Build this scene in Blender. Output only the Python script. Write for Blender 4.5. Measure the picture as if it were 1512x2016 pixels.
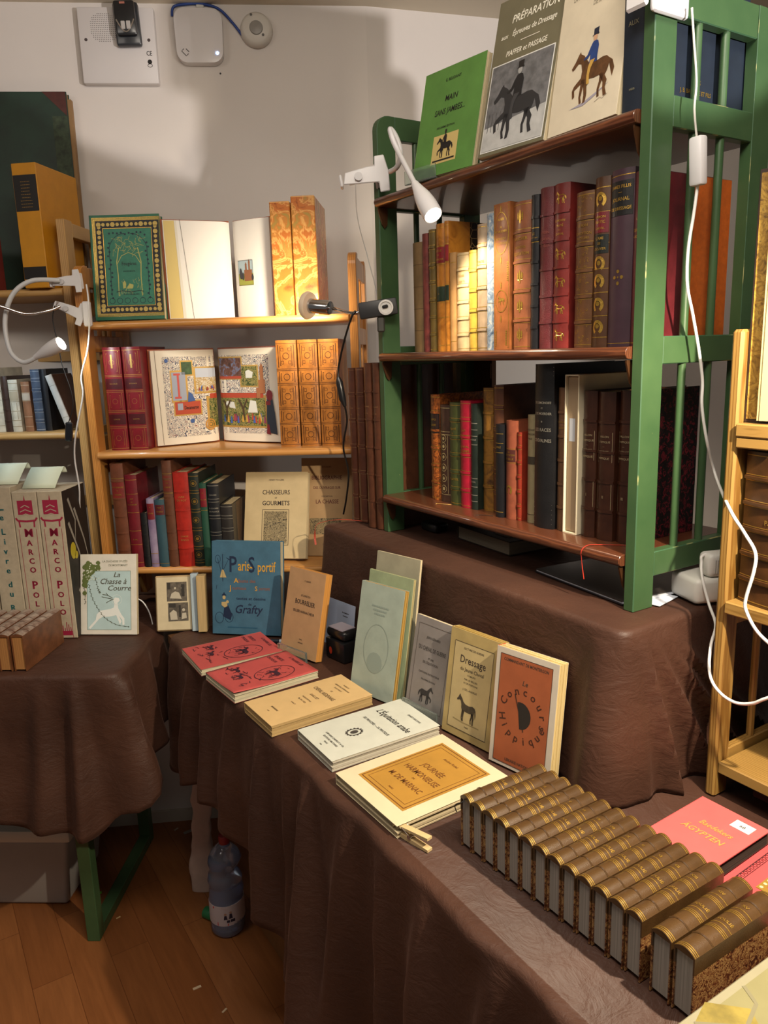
import bpy, bmesh, math, random
from math import sin, cos, tan, pi, radians, sqrt, atan2
from mathutils import Vector, Matrix, noise
from mathutils.geometry import tessellate_polygon

for o in list(bpy.data.objects):
    bpy.data.objects.remove(o, do_unlink=True)
C = bpy.context.scene.collection
random.seed(7)

# ------------------------------------------------------------------ camera
FPX, PITCH, ROLL, CAMZ = 1513.4, radians(11.78), radians(-1.74), 1.52
_f = Vector((0, cos(PITCH), -sin(PITCH)))
_u = Vector((0, sin(PITCH), cos(PITCH)))
_r = Vector((1, 0, 0))
RT = cos(ROLL) * _r + sin(ROLL) * _u
UP = -sin(ROLL) * _r + cos(ROLL) * _u
cam_d = bpy.data.cameras.new('camera')
cam_d.sensor_fit = 'VERTICAL'
cam_d.sensor_height = 24.0
cam_d.sensor_width = 18.0
cam_d.lens = 24.0 * FPX / 2016
cam_d.clip_start = 0.02
cam = bpy.data.objects.new('camera', cam_d)
C.objects.link(cam)
cam.matrix_world = Matrix(((RT.x, UP.x, -_f.x, 0), (RT.y, UP.y, -_f.y, 0), (RT.z, UP.z, -_f.z, CAMZ), (0, 0, 0, 1)))
bpy.context.scene.camera = cam

# ------------------------------------------------------------------ exposure, world and lights
sc = bpy.context.scene
sc.view_settings.view_transform = 'Standard'
sc.view_settings.look = 'None'
sc.view_settings.exposure = 0.0
sc.view_settings.gamma = 1.0
sc.view_settings.use_curve_mapping = False
w = bpy.data.worlds.new('world')
sc.world = w
w.use_nodes = True
w.node_tree.nodes['Background'].inputs[0].default_value = (1.0, 0.91, 0.82, 1)
w.node_tree.nodes['Background'].inputs[1].default_value = 0.10


# three level frames measured in the stall: G = green shelf (foot corner), P = pine shelf, WL = back wall
def frame(x, y, z, deg):
    return Matrix.Translation((x, y, z)) @ Matrix.Rotation(radians(deg), 4, 'Z')
GROT, PROT, WROT = -57.97, -3.94, 5.5
G = frame(0.3924, 1.1664, 1.0996, GROT)      # x along the shelf to the right, y into it, z from the riser top
P = frame(-0.35, 2.0, 1.52, PROT)            # z from camera height
WL = frame(-0.80, 2.32, 0.0, WROT)           # x along the back wall, -y into the room
ZT = 0.82                                    # table tops
ZR = 1.0996                                  # riser top
ZC = 2.468                                   # ceiling


def light(name, kind, loc, aim, energy, color, size=0.05, angle=60, blend=0.5, size_y=None):
    d = bpy.data.lights.new(name, kind)
    d.energy = energy
    d.color = color
    if kind == 'AREA':
        d.shape = 'RECTANGLE'
        d.size = size
        d.size_y = size_y or size
    else:
        d.shadow_soft_size = size
    if kind == 'SPOT':
        d.spot_size = radians(angle)
        d.spot_blend = blend
    o = bpy.data.objects.new(name, d)
    C.objects.link(o)
    loc = Vector(loc)
    o.location = loc
    o.rotation_euler = (Vector(aim) - loc).to_track_quat('-Z', 'Y').to_euler()
    return o

WARM, NEUT, COOL = (1.0, 0.80, 0.58), (1.0, 0.88, 0.74), (0.80, 0.92, 1.0)
light('ceiling_fixture_light', 'AREA', (0.15, 0.45, 2.44), (0.1, 1.2, 0.6), 32, (1.0, 0.90, 0.77), 0.8, size_y=0.5)
light('ceiling_fixture_light', 'AREA', (-1.3, 0.5, 2.44), (-0.7, 1.6, 0.6), 9, (1.0, 0.90, 0.80), 0.6, size_y=0.6)
light('unseen_wall_spot', 'SPOT', (1.15, 0.15, 1.72), (-0.286, 2.3, 2.84), 130, (1.0, 0.93, 0.89), 0.022, 36, 0.07)
light('unseen_wall_spot', 'SPOT', (1.50, 1.80, 1.30), (0.10, 2.45, 1.42), 22, (1.0, 0.95, 0.88), 0.04, 44, 0.5)  # added without a known source, to brighten the wall behind the green shelf


# ------------------------------------------------------------------ measured points
def ray(x, y):
    return (x - 756) / FPX * RT - (y - 1008) / FPX * UP + _f

def at(Fm, x, y, dep):
    """point of the vertical plane 'dep' deep in frame Fm seen at photo position x, y -> world"""
    n = Fm.to_3x3() @ Vector((0, 1, 0))
    p0 = Fm @ Vector((0, dep, 0))
    o = Vector((0, 0, CAMZ))
    d = ray(x, y)
    return o + d * ((p0 - o).dot(n) / d.dot(n))

def atz(x, y, z):
    d = ray(x, y)
    return Vector((0, 0, CAMZ)) + d * ((z - CAMZ) / d.z)

# ------------------------------------------------------------------ mesh helper
class MB:
    def __init__(s):
        s.v, s.f, s.mi, s.cur = [], [], [], 0
    def add(s, vs, fs, M=None):
        n = len(s.v)
        s.v += [(M @ Vector(p)) if M else Vector(p) for p in vs]
        for q in fs:
            s.f.append(tuple(i + n for i in q))
            s.mi.append(s.cur)
        return s
    def box(s, x0, y0, z0, x1, y1, z1, M=None):
        v = [(x0, y0, z0), (x1, y0, z0), (x1, y1, z0), (x0, y1, z0), (x0, y0, z1), (x1, y0, z1), (x1, y1, z1), (x0, y1, z1)]
        return s.add(v, [(3, 2, 1, 0), (4, 5, 6, 7), (0, 1, 5, 4), (1, 2, 6, 5), (2, 3, 7, 6), (3, 0, 4, 7)], M)
    def prism(s, poly, z0, z1, M=None):
        """closed 2D outline (counter-clockwise) extruded from z0 to z1"""
        n = len(poly)
        v = [(x, y, z0) for x, y in poly] + [(x, y, z1) for x, y in poly]
        tr = tessellate_polygon([[Vector((x, y, 0)) for x, y in poly]])
        ar = sum(poly[i][0] * poly[(i + 1) % n][1] - poly[(i + 1) % n][0] * poly[i][1] for i in range(n))
        fs = []
        for a, b, c in tr:
            A, B, D = poly[a], poly[b], poly[c]
            if (B[0] - A[0]) * (D[1] - A[1]) - (B[1] - A[1]) * (D[0] - A[0]) < 0:
                b, c = c, b
            fs.append((a + n, b + n, c + n))
            fs.append((c, b, a))
        for i in range(n):
            j = (i + 1) % n
            fs.append((i, j, j + n, i + n) if ar > 0 else (j, i, i + n, j + n))
        return s.add(v, fs, M)
    def flat(s, poly, z=0.0, M=None):
        tr = tessellate_polygon([[Vector((x, y, 0)) for x, y in poly]])
        fs = []
        for a, b, c in tr:
            A, B, D = poly[a], poly[b], poly[c]
            if (B[0] - A[0]) * (D[1] - A[1]) - (B[1] - A[1]) * (D[0] - A[0]) < 0:
                b, c = c, b
            fs.append((a, b, c))
        return s.add([(x, y, z) for x, y in poly], fs, M)
    def rect(s, x0, y0, x1, y1, z=0.0, M=None):
        return s.add([(x0, y0, z), (x1, y0, z), (x1, y1, z), (x0, y1, z)], [(0, 1, 2, 3)], M)
    def border(s, x0, y0, x1, y1, t, z=0.0):
        s.rect(x0, y0, x1, y0 + t, z)
        s.rect(x0, y1 - t, x1, y1, z)
        s.rect(x0, y0 + t, x0 + t, y1 - t, z)
        s.rect(x1 - t, y0 + t, x1, y1 - t, z)
        return s
    def stroke(s, pts, wd, z=0.0, taper=False):
        n = len(pts)
        vs = []
        for i, p in enumerate(pts):
            a, b = pts[max(i - 1, 0)], pts[min(i + 1, n - 1)]
            dx, dy = b[0] - a[0], b[1] - a[1]
            l = math.hypot(dx, dy) or 1
            h = wd / 2 * ((1 - 0.8 * i / (n - 1)) if taper else 1)
            vs += [(p[0] + dy / l * h, p[1] - dx / l * h, z), (p[0] - dy / l * h, p[1] + dx / l * h, z)]
        return s.add(vs, [(2 * i, 2 * i + 2, 2 * i + 3, 2 * i + 1) for i in range(n - 1)])
    def disc(s, x, y, r, z=0.0, n=14, ry=None):
        return s.flat([(x + r * cos(2 * pi * i / n), y + (ry or r) * sin(2 * pi * i / n)) for i in range(n)], z)
    def ring(s, x, y, r, t, z=0.0, n=28, ry=None):
        ry = ry or r
        return s.stroke([(x + r * cos(2 * pi * i / n), y + ry * sin(2 * pi * i / n)) for i in range(n + 1)], t, z)
    def tube(s, path, r, n=8, cap=True):
        path = [Vector(p) for p in path]
        m = len(path)
        rs = r if isinstance(r, (list, tuple)) else [r] * m
        t0 = (path[1] - path[0]).normalized()
        up = Vector((0, 0, 1)) if abs(t0.z) < 0.9 else Vector((1, 0, 0))
        nx = t0.cross(up).normalized()
        vs, fs = [], []
        for i, p in enumerate(path):
            t = (path[min(i + 1, m - 1)] - path[max(i - 1, 0)]).normalized()
            nx = (nx - t * nx.dot(t)).normalized()
            ny = t.cross(nx)
            for k in range(n):
                a = 2 * pi * k / n
                vs.append(p + (nx * cos(a) + ny * sin(a)) * rs[i])
        for i in range(m - 1):
            for k in range(n):
                fs.append((i * n + k, i * n + (k + 1) % n, (i + 1) * n + (k + 1) % n, (i + 1) * n + k))
        if cap:
            fs.append(tuple(range(n - 1, -1, -1)))
            fs.append(tuple((m - 1) * n + k for k in range(n)))
        return s.add(vs, fs)
    def lathe(s, prof, n=20, M=None):
        """profile of (r, z) from bottom to top about local z"""
        vs, fs = [], []
        for r, z in prof:
            vs += [(max(r, 1e-5) * cos(2 * pi * k / n), max(r, 1e-5) * sin(2 * pi * k / n), z) for k in range(n)]
        for i in range(len(prof) - 1):
            for k in range(n):
                fs.append((i * n + k, i * n + (k + 1) % n, (i + 1) * n + (k + 1) % n, (i + 1) * n + k))
        fs.append(tuple(range(n - 1, -1, -1)))
        fs.append(tuple((len(prof) - 1) * n + k for k in range(n)))
        return s.add(vs, fs, M)
    def text(s, txt, x, y, size, z=0.0, align='c', M=None, shear=0.0, maxw=None, sx=1.0, bold=0.0):
        vs, fs, wd = glyphs(txt)
        k = size
        kx = size * sx
        if maxw and wd * kx > maxw:
            kx = maxw / wd
        ox = {'c': -wd / 2, 'l': 0.0, 'r': -wd}[align]
        pts = [(x + (p[0] + ox) * kx + shear * p[1] * k, y + p[1] * k, z) for p in vs]
        s.add(pts, fs, M)
        if bold:
            s.add([(p[0] + bold * size, p[1], p[2]) for p in pts], fs, M)
        return s
    def build(s, name, mats, parent=None, smooth=None, bevel=0.0, bevel_mat=-1, seg=1, merge=False):
        me = bpy.data.meshes.new(name)
        me.from_pydata([tuple(p) for p in s.v], [], s.f)
        if not isinstance(mats, (list, tuple)):
            mats = [mats]
        for m in mats:
            me.materials.append(m)
        if len(mats) > 1:
            for p, i in zip(me.polygons, s.mi):
                p.material_index = i
        if bevel or merge:
            bm = bmesh.new()
            bm.from_mesh(me)
            if merge:
                bmesh.ops.remove_doubles(bm, verts=bm.verts, dist=1e-5)
            if bevel:
                es = [e for e in bm.edges if len(e.link_faces) == 2 and e.calc_face_angle(0) > 0.5]
                bmesh.ops.bevel(bm, geom=es, offset=bevel, segments=seg, affect='EDGES', profile=0.5, material=bevel_mat, clamp_overlap=True)
            bm.to_mesh(me)
            bm.free()
        if smooth is not None:
            for p in me.polygons:
                p.use_smooth = True
            me.set_sharp_from_angle(angle=radians(smooth))
        o = bpy.data.objects.new(name, me)
        C.objects.link(o)
        o.parent = parent
        return o

_gl = {}
def glyphs(txt):
    if txt not in _gl:
        cu = bpy.data.curves.new('t', 'FONT')
        cu.body = txt
        cu.resolution_u = 2
        cu.size = 1.0
        cu.offset = 0.012
        ob = bpy.data.objects.new('t', cu)
        me = bpy.data.meshes.new_from_object(ob)
        vs = [tuple(p.co) for p in me.vertices]
        fs = [tuple(p.vertices) for p in me.polygons]
        wd = max([p[0] for p in vs] or [0.1])
        bpy.data.objects.remove(ob)
        bpy.data.curves.remove(cu)
        bpy.data.meshes.remove(me)
        _gl[txt] = (vs, fs, wd)
    return _gl[txt]

def thing(name, label, cat, M, group=None, rx=0.0, kind=None):
    o = bpy.data.objects.new(name, None)
    o.empty_display_size = 0.02
    C.objects.link(o)
    o.matrix_world = M @ Matrix.Rotation(rx, 4, 'X') if rx else M
    tag(o, label, cat, group, kind)
    return o

def tag(o, label=None, cat=None, group=None, kind=None):
    if label: o['label'] = label
    if cat: o['category'] = cat
    if group: o['group'] = group
    if kind: o['kind'] = kind
    return o

def copy_tree(o, parent=None):
    c = o.copy()
    C.objects.link(c)
    c.parent = parent
    for ch in list(o.children):
        copy_tree(ch, c)
    return c

def smoothpath(pts, k=6):
    pts = [Vector(p) for p in pts]
    out = []
    for i in range(len(pts) - 1):
        p0, p1, p2, p3 = pts[max(i - 1, 0)], pts[i], pts[i + 1], pts[min(i + 2, len(pts) - 1)]
        for j in range(k):
            t = j / k
            out.append(0.5 * ((2 * p1) + (p2 - p0) * t + (2 * p0 - 5 * p1 + 4 * p2 - p3) * t * t + (3 * p1 - p0 - 3 * p2 + p3) * t ** 3))
    out.append(pts[-1])
    return out

# ------------------------------------------------------------------ materials
_mc = {}
def _new(name):
    m = bpy.data.materials.new(name)
    m.use_nodes = True
    nt = m.node_tree
    return m, nt, nt.nodes['Principled BSDF']

def _coord(nt, stretch=(1, 1, 1), rot=0.0):
    tc = nt.nodes.new('ShaderNodeTexCoord')
    mp = nt.nodes.new('ShaderNodeMapping')
    mp.inputs['Scale'].default_value = stretch
    mp.inputs['Rotation'].default_value = (0, 0, rot)
    nt.links.new(tc.outputs['Object'], mp.inputs['Vector'])
    return mp.outputs['Vector']

def _noise(nt, vec, scale, detail=3.0, rough=0.55, dist=0.0):
    n = nt.nodes.new('ShaderNodeTexNoise')
    n.inputs['Scale'].default_value = scale
    n.inputs['Detail'].default_value = detail
    n.inputs['Roughness'].default_value = rough
    n.inputs['Distortion'].default_value = dist
    nt.links.new(vec, n.inputs['Vector'])
    return n.outputs['Fac']

def _ramp(nt, fac, stops, interp='LINEAR'):
    r = nt.nodes.new('ShaderNodeValToRGB')
    r.color_ramp.interpolation = interp
    el = r.color_ramp.elements
    while len(el) > 1:
        el.remove(el[0])
    for i, (p, c) in enumerate(stops):
        e = el[0] if i == 0 else el.new(p)
        e.position = p
        e.color = (c[0], c[1], c[2], 1)
    nt.links.new(fac, r.inputs['Fac'])
    return r.outputs['Color']

def _bump(nt, b, fac, strength, dist=0.001):
    n = nt.nodes.new('ShaderNodeBump')
    n.inputs['Strength'].default_value = strength
    n.inputs['Distance'].default_value = dist
    nt.links.new(fac, n.inputs['Height'])
    nt.links.new(n.outputs['Normal'], b.inputs['Normal'])

def lin(h):
    c = [int(h[i:i + 2], 16) / 255 for i in (0, 2, 4)]
    return tuple(x / 12.92 if x <= 0.04045 else ((x + 0.055) / 1.055) ** 2.4 for x in c)

def mat(hexcol, rough=0.5, metal=0.0, var=0.0, vscale=30, bump=0.0, bscale=300, stretch=(1, 1, 1), col2=None, coat=0.0, sheen=0.0, spec=0.5, trans=0.0, alpha=1.0):
    key = ('m', hexcol, rough, metal, var, vscale, bump, bscale, stretch, col2, coat, sheen, spec, trans, alpha)
    if key in _mc:
        return _mc[key]
    m, nt, b = _new('surface_' + hexcol)
    c = lin(hexcol)
    b.inputs['Base Color'].default_value = (*c, 1)
    b.inputs['Roughness'].default_value = rough
    b.inputs['Metallic'].default_value = metal
    b.inputs['Coat Weight'].default_value = coat
    b.inputs['Coat Roughness'].default_value = 0.15
    b.inputs['Specular IOR Level'].default_value = spec
    b.inputs['Transmission Weight'].default_value = trans
    b.inputs['Alpha'].default_value = alpha
    if sheen:
        b.inputs['Sheen Weight'].default_value = sheen
        b.inputs['Sheen Roughness'].default_value = 0.4
    if var or bump:
        vec = _coord(nt, stretch)
    if var:
        d = lin(col2) if col2 else tuple(x * (1 - var) for x in c)
        e = c if col2 else tuple(min(1, x * (1 + var * 0.6)) for x in c)
        f = _noise(nt, vec, vscale, 5)
        nt.links.new(_ramp(nt, f, [(0.34, d), (0.66, e)]), b.inputs['Base Color'])
    if bump:
        _bump(nt, b, _noise(nt, vec, bscale, 4), bump)
    _mc[key] = m
    return m

def leather(h, rough=0.42, var=0.22, grain=0.25):
    return mat(h, rough=rough, var=var, vscale=45, bump=grain, bscale=700, coat=0.12)

def marbled(stops, scale=60, dist=2.5, rough=0.5, detail=4, veins=None):
    key = ('mb', tuple(stops), scale, dist, veins)
    if key in _mc:
        return _mc[key]
    m, nt, b = _new('marbled_paper')
    vec = _coord(nt)
    f = _noise(nt, vec, scale, detail, 0.6, dist)
    col = _ramp(nt, f, [(p, lin(c)) for p, c in stops])
    if veins:
        vo = nt.nodes.new('ShaderNodeTexVoronoi')
        vo.feature = 'DISTANCE_TO_EDGE'
        vo.inputs['Scale'].default_value = veins[1]
        nt.links.new(vec, vo.inputs['Vector'])
        k = _ramp(nt, vo.outputs['Distance'], [(0.0, (1, 1, 1)), (veins[2], (0, 0, 0))])
        mx = nt.nodes.new('ShaderNodeMix')
        mx.data_type = 'RGBA'
        nt.links.new(k, mx.inputs[0])
        nt.links.new(col, mx.inputs[6])
        mx.inputs[7].default_value = (*lin(veins[0]), 1)
        col = mx.outputs[2]
    nt.links.new(col, b.inputs['Base Color'])
    b.inputs['Roughness'].default_value = rough
    _mc[key] = m
    return m

def wood(h1, h2, scale=14, stretch=(1, 1, 1), rough=0.4, coat=0.2, dist=3.0, band='X'):
    key = ('wd', h1, h2, scale, stretch, rough, coat, band)
    if key in _mc:
        return _mc[key]
    m, nt, b = _new('wood_grain')
    vec = _coord(nt, stretch)
    wv = nt.nodes.new('ShaderNodeTexWave')
    wv.bands_direction = band
    wv.inputs['Scale'].default_value = scale
    wv.inputs['Distortion'].default_value = dist
    wv.inputs['Detail'].default_value = 3
    wv.inputs['Detail Scale'].default_value = 1.2
    nt.links.new(vec, wv.inputs['Vector'])
    nt.links.new(_ramp(nt, wv.outputs['Fac'], [(0.0, lin(h1)), (0.7, lin(h1)), (1.0, lin(h2))]), b.inputs['Base Color'])
    b.inputs['Roughness'].default_value = rough
    b.inputs['Coat Weight'].default_value = coat
    _bump(nt, b, wv.outputs['Fac'], 0.05)
    _mc[key] = m
    return m

def pages(h='D8C7A0', axis='x'):
    """page edges: fine lines along one axis"""
    key = ('pg', h, axis)
    if key in _mc:
        return _mc[key]
    m, nt, b = _new('page_edges')
    st = {'x': (900, 6, 6), 'y': (6, 900, 6), 'z': (6, 6, 900)}[axis]
    vec = _coord(nt, st)
    f = _noise(nt, vec, 1.0, 2)
    c = lin(h)
    nt.links.new(_ramp(nt, f, [(0.3, tuple(x * 0.72 for x in c)), (0.7, tuple(min(1, x * 1.08) for x in c))]), b.inputs['Base Color'])
    b.inputs['Roughness'].default_value = 0.8
    _bump(nt, b, f, 0.3)
    _mc[key] = m
    return m

def glow(hexcol, strength):
    m, nt, b = _new('lamp_glow')
    b.inputs['Base Color'].default_value = (*lin(hexcol), 1)
    b.inputs['Emission Color'].default_value = (*lin(hexcol), 1)
    b.inputs['Emission Strength'].default_value = strength
    return m

def painted_green():
    m, nt, b = _new('green_paint')
    vec = _coord(nt)
    f = _noise(nt, vec, 9, 4)
    base = _ramp(nt, f, [(0.3, lin('345031')), (0.7, lin('425D3A'))])
    sv = _coord(nt, (3.2, 3.2, 0.9), 0.6)
    g = _noise(nt, sv, 60, 6, 0.7, 1.5)
    k = _ramp(nt, g, [(0.715, (0, 0, 0)), (0.745, (1, 1, 1))])
    mx = nt.nodes.new('ShaderNodeMix')
    mx.data_type = 'RGBA'
    nt.links.new(k, mx.inputs[0])
    nt.links.new(base, mx.inputs[6])
    mx.inputs[7].default_value = (*lin('A9A86A'), 1)
    nt.links.new(mx.outputs[2], b.inputs['Base Color'])
    b.inputs['Roughness'].default_value = 0.38
    _bump(nt, b, g, 0.06)
    return m

def cloth_mat(h='4A2F23', h2='3A241B'):
    m, nt, b = _new('brown_crinkled_fabric')
    vec = _coord(nt, (1, 1, 1))
    f = _noise(nt, vec, 5, 4)
    nt.links.new(_ramp(nt, f, [(0.3, lin(h2)), (0.7, lin(h))]), b.inputs['Base Color'])
    b.inputs['Roughness'].default_value = 0.55
    b.inputs['Specular IOR Level'].default_value = 0.35
    b.inputs['Sheen Weight'].default_value = 0.25
    b.inputs['Sheen Roughness'].default_value = 0.35
    b.inputs['Sheen Tint'].default_value = (*lin('A88070'), 1)
    v2 = _coord(nt, (12, 12, 30))
    g = _noise(nt, v2, 4, 5, 0.6, 0.8)
    big = _noise(nt, _coord(nt, (1, 1, 1.6)), 16, 6, 0.6, 2.0)
    n1 = nt.nodes.new('ShaderNodeBump')
    n1.inputs['Strength'].default_value = 0.28
    n1.inputs['Distance'].default_value = 0.010
    nt.links.new(big, n1.inputs['Height'])
    n2 = nt.nodes.new('ShaderNodeBump')
    n2.inputs['Strength'].default_value = 0.22
    n2.inputs['Distance'].default_value = 0.004
    nt.links.new(g, n2.inputs['Height'])
    nt.links.new(n1.outputs['Normal'], n2.inputs['Normal'])
    nt.links.new(n2.outputs['Normal'], b.inputs['Normal'])
    return m

GOLD = mat('C9A24A', 0.32, 0.75, var=0.25, vscale=400)
DGOLD = mat('A07C38', 0.4, 0.6, var=0.3, vscale=300)
SILVER = mat('B9B4A6', 0.35, 0.7)
INK = mat('1C1714', 0.7)
INKB = mat('3A2E26', 0.7)
INKR = mat('8E2C22', 0.7)
WHITE = mat('E9E6E2', 0.35)
WHITEP = mat('DAD8DA', 0.3, coat=0.2)
BLACK = mat('141414', 0.4)
BLACKP = mat('1B1B1D', 0.3, coat=0.2)
CHROME = mat('D0D0D2', 0.15, 1.0)
CREAM = mat('D9C9A2', 0.8, var=0.12, vscale=20)
PAPER = mat('E8E2D2', 0.8, var=0.06, vscale=25)
TEAL = mat('12354A', 0.5)

# ================================================================== room
def structure(name, mb, m, **k):
    return tag(mb.build(name, m, **k), kind='structure')

WALLM = mat('D6CFC9', 0.75, var=0.04, vscale=2.5, bump=0.12, bscale=60)
CEILM = mat('D8CDB8', 0.8, bump=0.06, bscale=50)

def floor_mat():
    m, nt, b = _new('laminate_planks')
    vec = _coord(nt, (1, 1, 1), radians(-GROT))
    br = nt.nodes.new('ShaderNodeTexBrick')
    br.inputs['Scale'].default_value = 1.0
    br.inputs['Brick Width'].default_value = 0.62
    br.inputs['Row Height'].default_value = 0.095
    br.inputs['Mortar Size'].default_value = 0.0008
    br.offset = 0.37
    br.inputs['Color1'].default_value = (*lin('85502A'), 1)
    br.inputs['Color2'].default_value = (*lin('976036'), 1)
    br.inputs['Mortar'].default_value = (*lin('6A3C1E'), 1)
    nt.links.new(vec, br.inputs['Vector'])
    mp = nt.nodes.new('ShaderNodeMapping')
    mp.inputs['Scale'].default_value = (4, 45, 1)
    nt.links.new(vec, mp.inputs['Vector'])
    f = _noise(nt, mp.outputs['Vector'], 1.5, 5, 0.6, 0.5)
    k = _ramp(nt, f, [(0.25, (0.78, 0.74, 0.7)), (0.75, (1.1, 1.08, 1.05))])
    mx = nt.nodes.new('ShaderNodeMix')
    mx.data_type = 'RGBA'
    mx.blend_type = 'MULTIPLY'
    mx.inputs[0].default_value = 1.0
    nt.links.new(br.outputs['Color'], mx.inputs[6])
    nt.links.new(k, mx.inputs[7])
    nt.links.new(mx.outputs[2], b.inputs['Base Color'])
    b.inputs['Roughness'].default_value = 0.42
    return m

structure('floor', MB().box(-2.6, -1.6, -0.05, 2.6, 3.4, 0.0), floor_mat())
structure('ceiling', MB().box(-2.6, -1.6, ZC, 2.6, 3.4, ZC + 0.05), CEILM)
structure('wall_back', MB().box(-1.7, 0.0, 0.0, 0.795, 0.06, ZC, WL), WALLM)
WR = frame(*(WL @ Vector((0.795, 0, 0))), 15.9)
structure('wall_right', MB().box(0.0, 0.0, 0.0, 2.6, 0.06, ZC, WR), WALLM)
structure('baseboard_back', MB().box(-1.7, -0.012, 0.0, 0.79, 0.0, 0.04, WL), mat('C4BBAE', 0.5))

# ================================================================== tables and cloths
CLOTH = cloth_mat()
GREEN = painted_green()
def worn_edge():
    m, nt, b = _new('worn_paint_edge')
    f = _noise(nt, _coord(nt), 16, 5)
    nt.links.new(_ramp(nt, f, [(0.58, lin('34563A')), (0.66, lin('A5A068'))]), b.inputs['Base Color'])
    b.inputs['Roughness'].default_value = 0.55
    return m
WORN = worn_edge()

def table(label, Mf, x0, x1, y0, y1, legs, z=ZT - 0.012):
    t = thing('trestle_table', label, 'table', Mf, 'cloth-covered trestle tables')
    MB().box(x0, y0, z - 0.022, x1, y1, z).build('tabletop', mat('6A4A2E', 0.5), t)
    for lx, ly0, ly1 in legs:
        for ly in (ly0, ly1):
            MB().box(lx - 0.017, ly - 0.017, 0.0, lx + 0.017, ly + 0.017, z - 0.022).build('leg', GREEN, t, bevel=0.0015)
        MB().box(lx - 0.017, ly0 + 0.017, 0.0, lx + 0.017, ly1 - 0.017, 0.03).build('floor_rail', GREEN, t, bevel=0.0015)
    return t

LT = frame(0, 0, 0, -2.0)
table('left-hand table under brown cloth, with a green wooden leg frame on the floor', LT, -1.52, -0.70, 1.66, 2.20, [(-0.872, 1.77, 2.185), (-1.46, 1.77, 2.185)])
GT = frame(G.translation.x, G.translation.y, 0, GROT)
table('long main table hidden under the brown cloth beneath the green shelf', GT, -1.15, 0.82, -0.425, 0.36, [(-1.10, 0.0, 0.3), (0.7, 0.0, 0.3)])

def drape(name, label, Mf, pts, zt, drop, ridges, r=0.014, rows=26, ds=0.009, corner=0.05, seed=0, amp=0.005, group=None, flare=0.0, wave=3.2, back=(), wob=0.009):
    """a cloth: flat top inside 'pts' and a skirt that hangs from them; drop(s) is the hanging length"""
    P2 = [Vector((x, y)) for x, y in pts]
    path = []
    for i, p in enumerate(P2):                      # rounded corners
        if 0 < i < len(P2) - 1:
            a, b = P2[i - 1], P2[i + 1]
            d0, d1 = (a - p).normalized(), (b - p).normalized()
            p0, p1 = p + d0 * corner, p + d1 * corner
            path += [p0 * (1 - t) ** 2 + p * 2 * t * (1 - t) + p1 * t * t for t in [k / 6 for k in range(7)]]
        else:
            path.append(p)
    q, S = [], []
    acc = 0.0
    for i in range(len(path) - 1):
        L = (path[i + 1] - path[i]).length
        n = max(1, int(L / ds))
        for k in range(n):
            q.append(path[i].lerp(path[i + 1], k / n))
            S.append(acc + L * k / n)
        acc += L
    q.append(path[-1]); S.append(acc)
    nr = []
    for i in range(len(q)):
        t = (q[min(i + 3, len(q) - 1)] - q[max(i - 3, 0)]).normalized()
        nr.append(Vector((t.y, -t.x)))
    mb = MB()
    n = len(q)
    vs, fs = [], []
    ang = 5
    for j in range(ang + rows):
        for i in range(n):
            if j < ang:
                a = (pi / 2) * j / (ang - 1)
                off, z, t = -r + r * sin(a), zt - r + r * cos(a), 0.0
            else:
                t = (j - ang + 1) / rows
                D = drop(S[i])
                off, z = 0.0, zt - r - (D - r) * t
                for s0, am, w0, w1, sh in ridges:
                    off += am * t ** 0.55 * math.exp(-((S[i] - s0 - sh * t) / (w0 + (w1 - w0) * t)) ** 2)
                nz = noise.noise(Vector((S[i] * 9 + seed, t * 1.4, seed)))
                nz2 = noise.noise(Vector((S[i] * 26 + seed, t * 5, seed + 5)))
                off += amp * wave * nz * min(1, t * 2.5) + amp * 0.5 * nz2 * min(1, t * 3) + flare * t
            off += wob * noise.noise(Vector((S[i] * 11, seed * 1.7, 2.0)))
            vs.append((q[i].x + nr[i].x * off, q[i].y + nr[i].y * off, z))
    for j in range(ang + rows - 1):
        for i in range(n - 1):
            fs.append((j * n + i, j * n + i + 1, (j + 1) * n + i + 1, (j + 1) * n + i))
    fs = [f[::-1] for f in fs]
    mb.add(vs, fs, Mf)
    top = list(vs[:n]) + [(x, y, zt) for x, y in back]
    tr = tessellate_polygon([[Vector((p[0], p[1], 0)) for p in top]])
    tf = []
    for a, b, c in tr:
        A, B, D = top[a], top[b], top[c]
        if (B[0] - A[0]) * (D[1] - A[1]) - (B[1] - A[1]) * (D[0] - A[0]) < 0:
            b, c = c, b
        tf.append((a, b, c))
    mb.add(top, tf, Mf)
    o = mb.build(name, CLOTH, smooth=55, merge=True)
    so = o.modifiers.new('thickness', 'SOLIDIFY')
    so.thickness = 0.0012
    so.offset = -1
    return tag(o, label, 'tablecloth', group)

def lerpf(pts):
    def fn(s):
        if s <= pts[0][0]: return pts[0][1]
        for (a, va), (b, vb) in zip(pts, pts[1:]):
            if s <= b:
                k = (s - a) / (b - a)
                k = k * k * (3 - 2 * k)
                return va + (vb - va) * k
        return pts[-1][1]
    return fn

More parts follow.
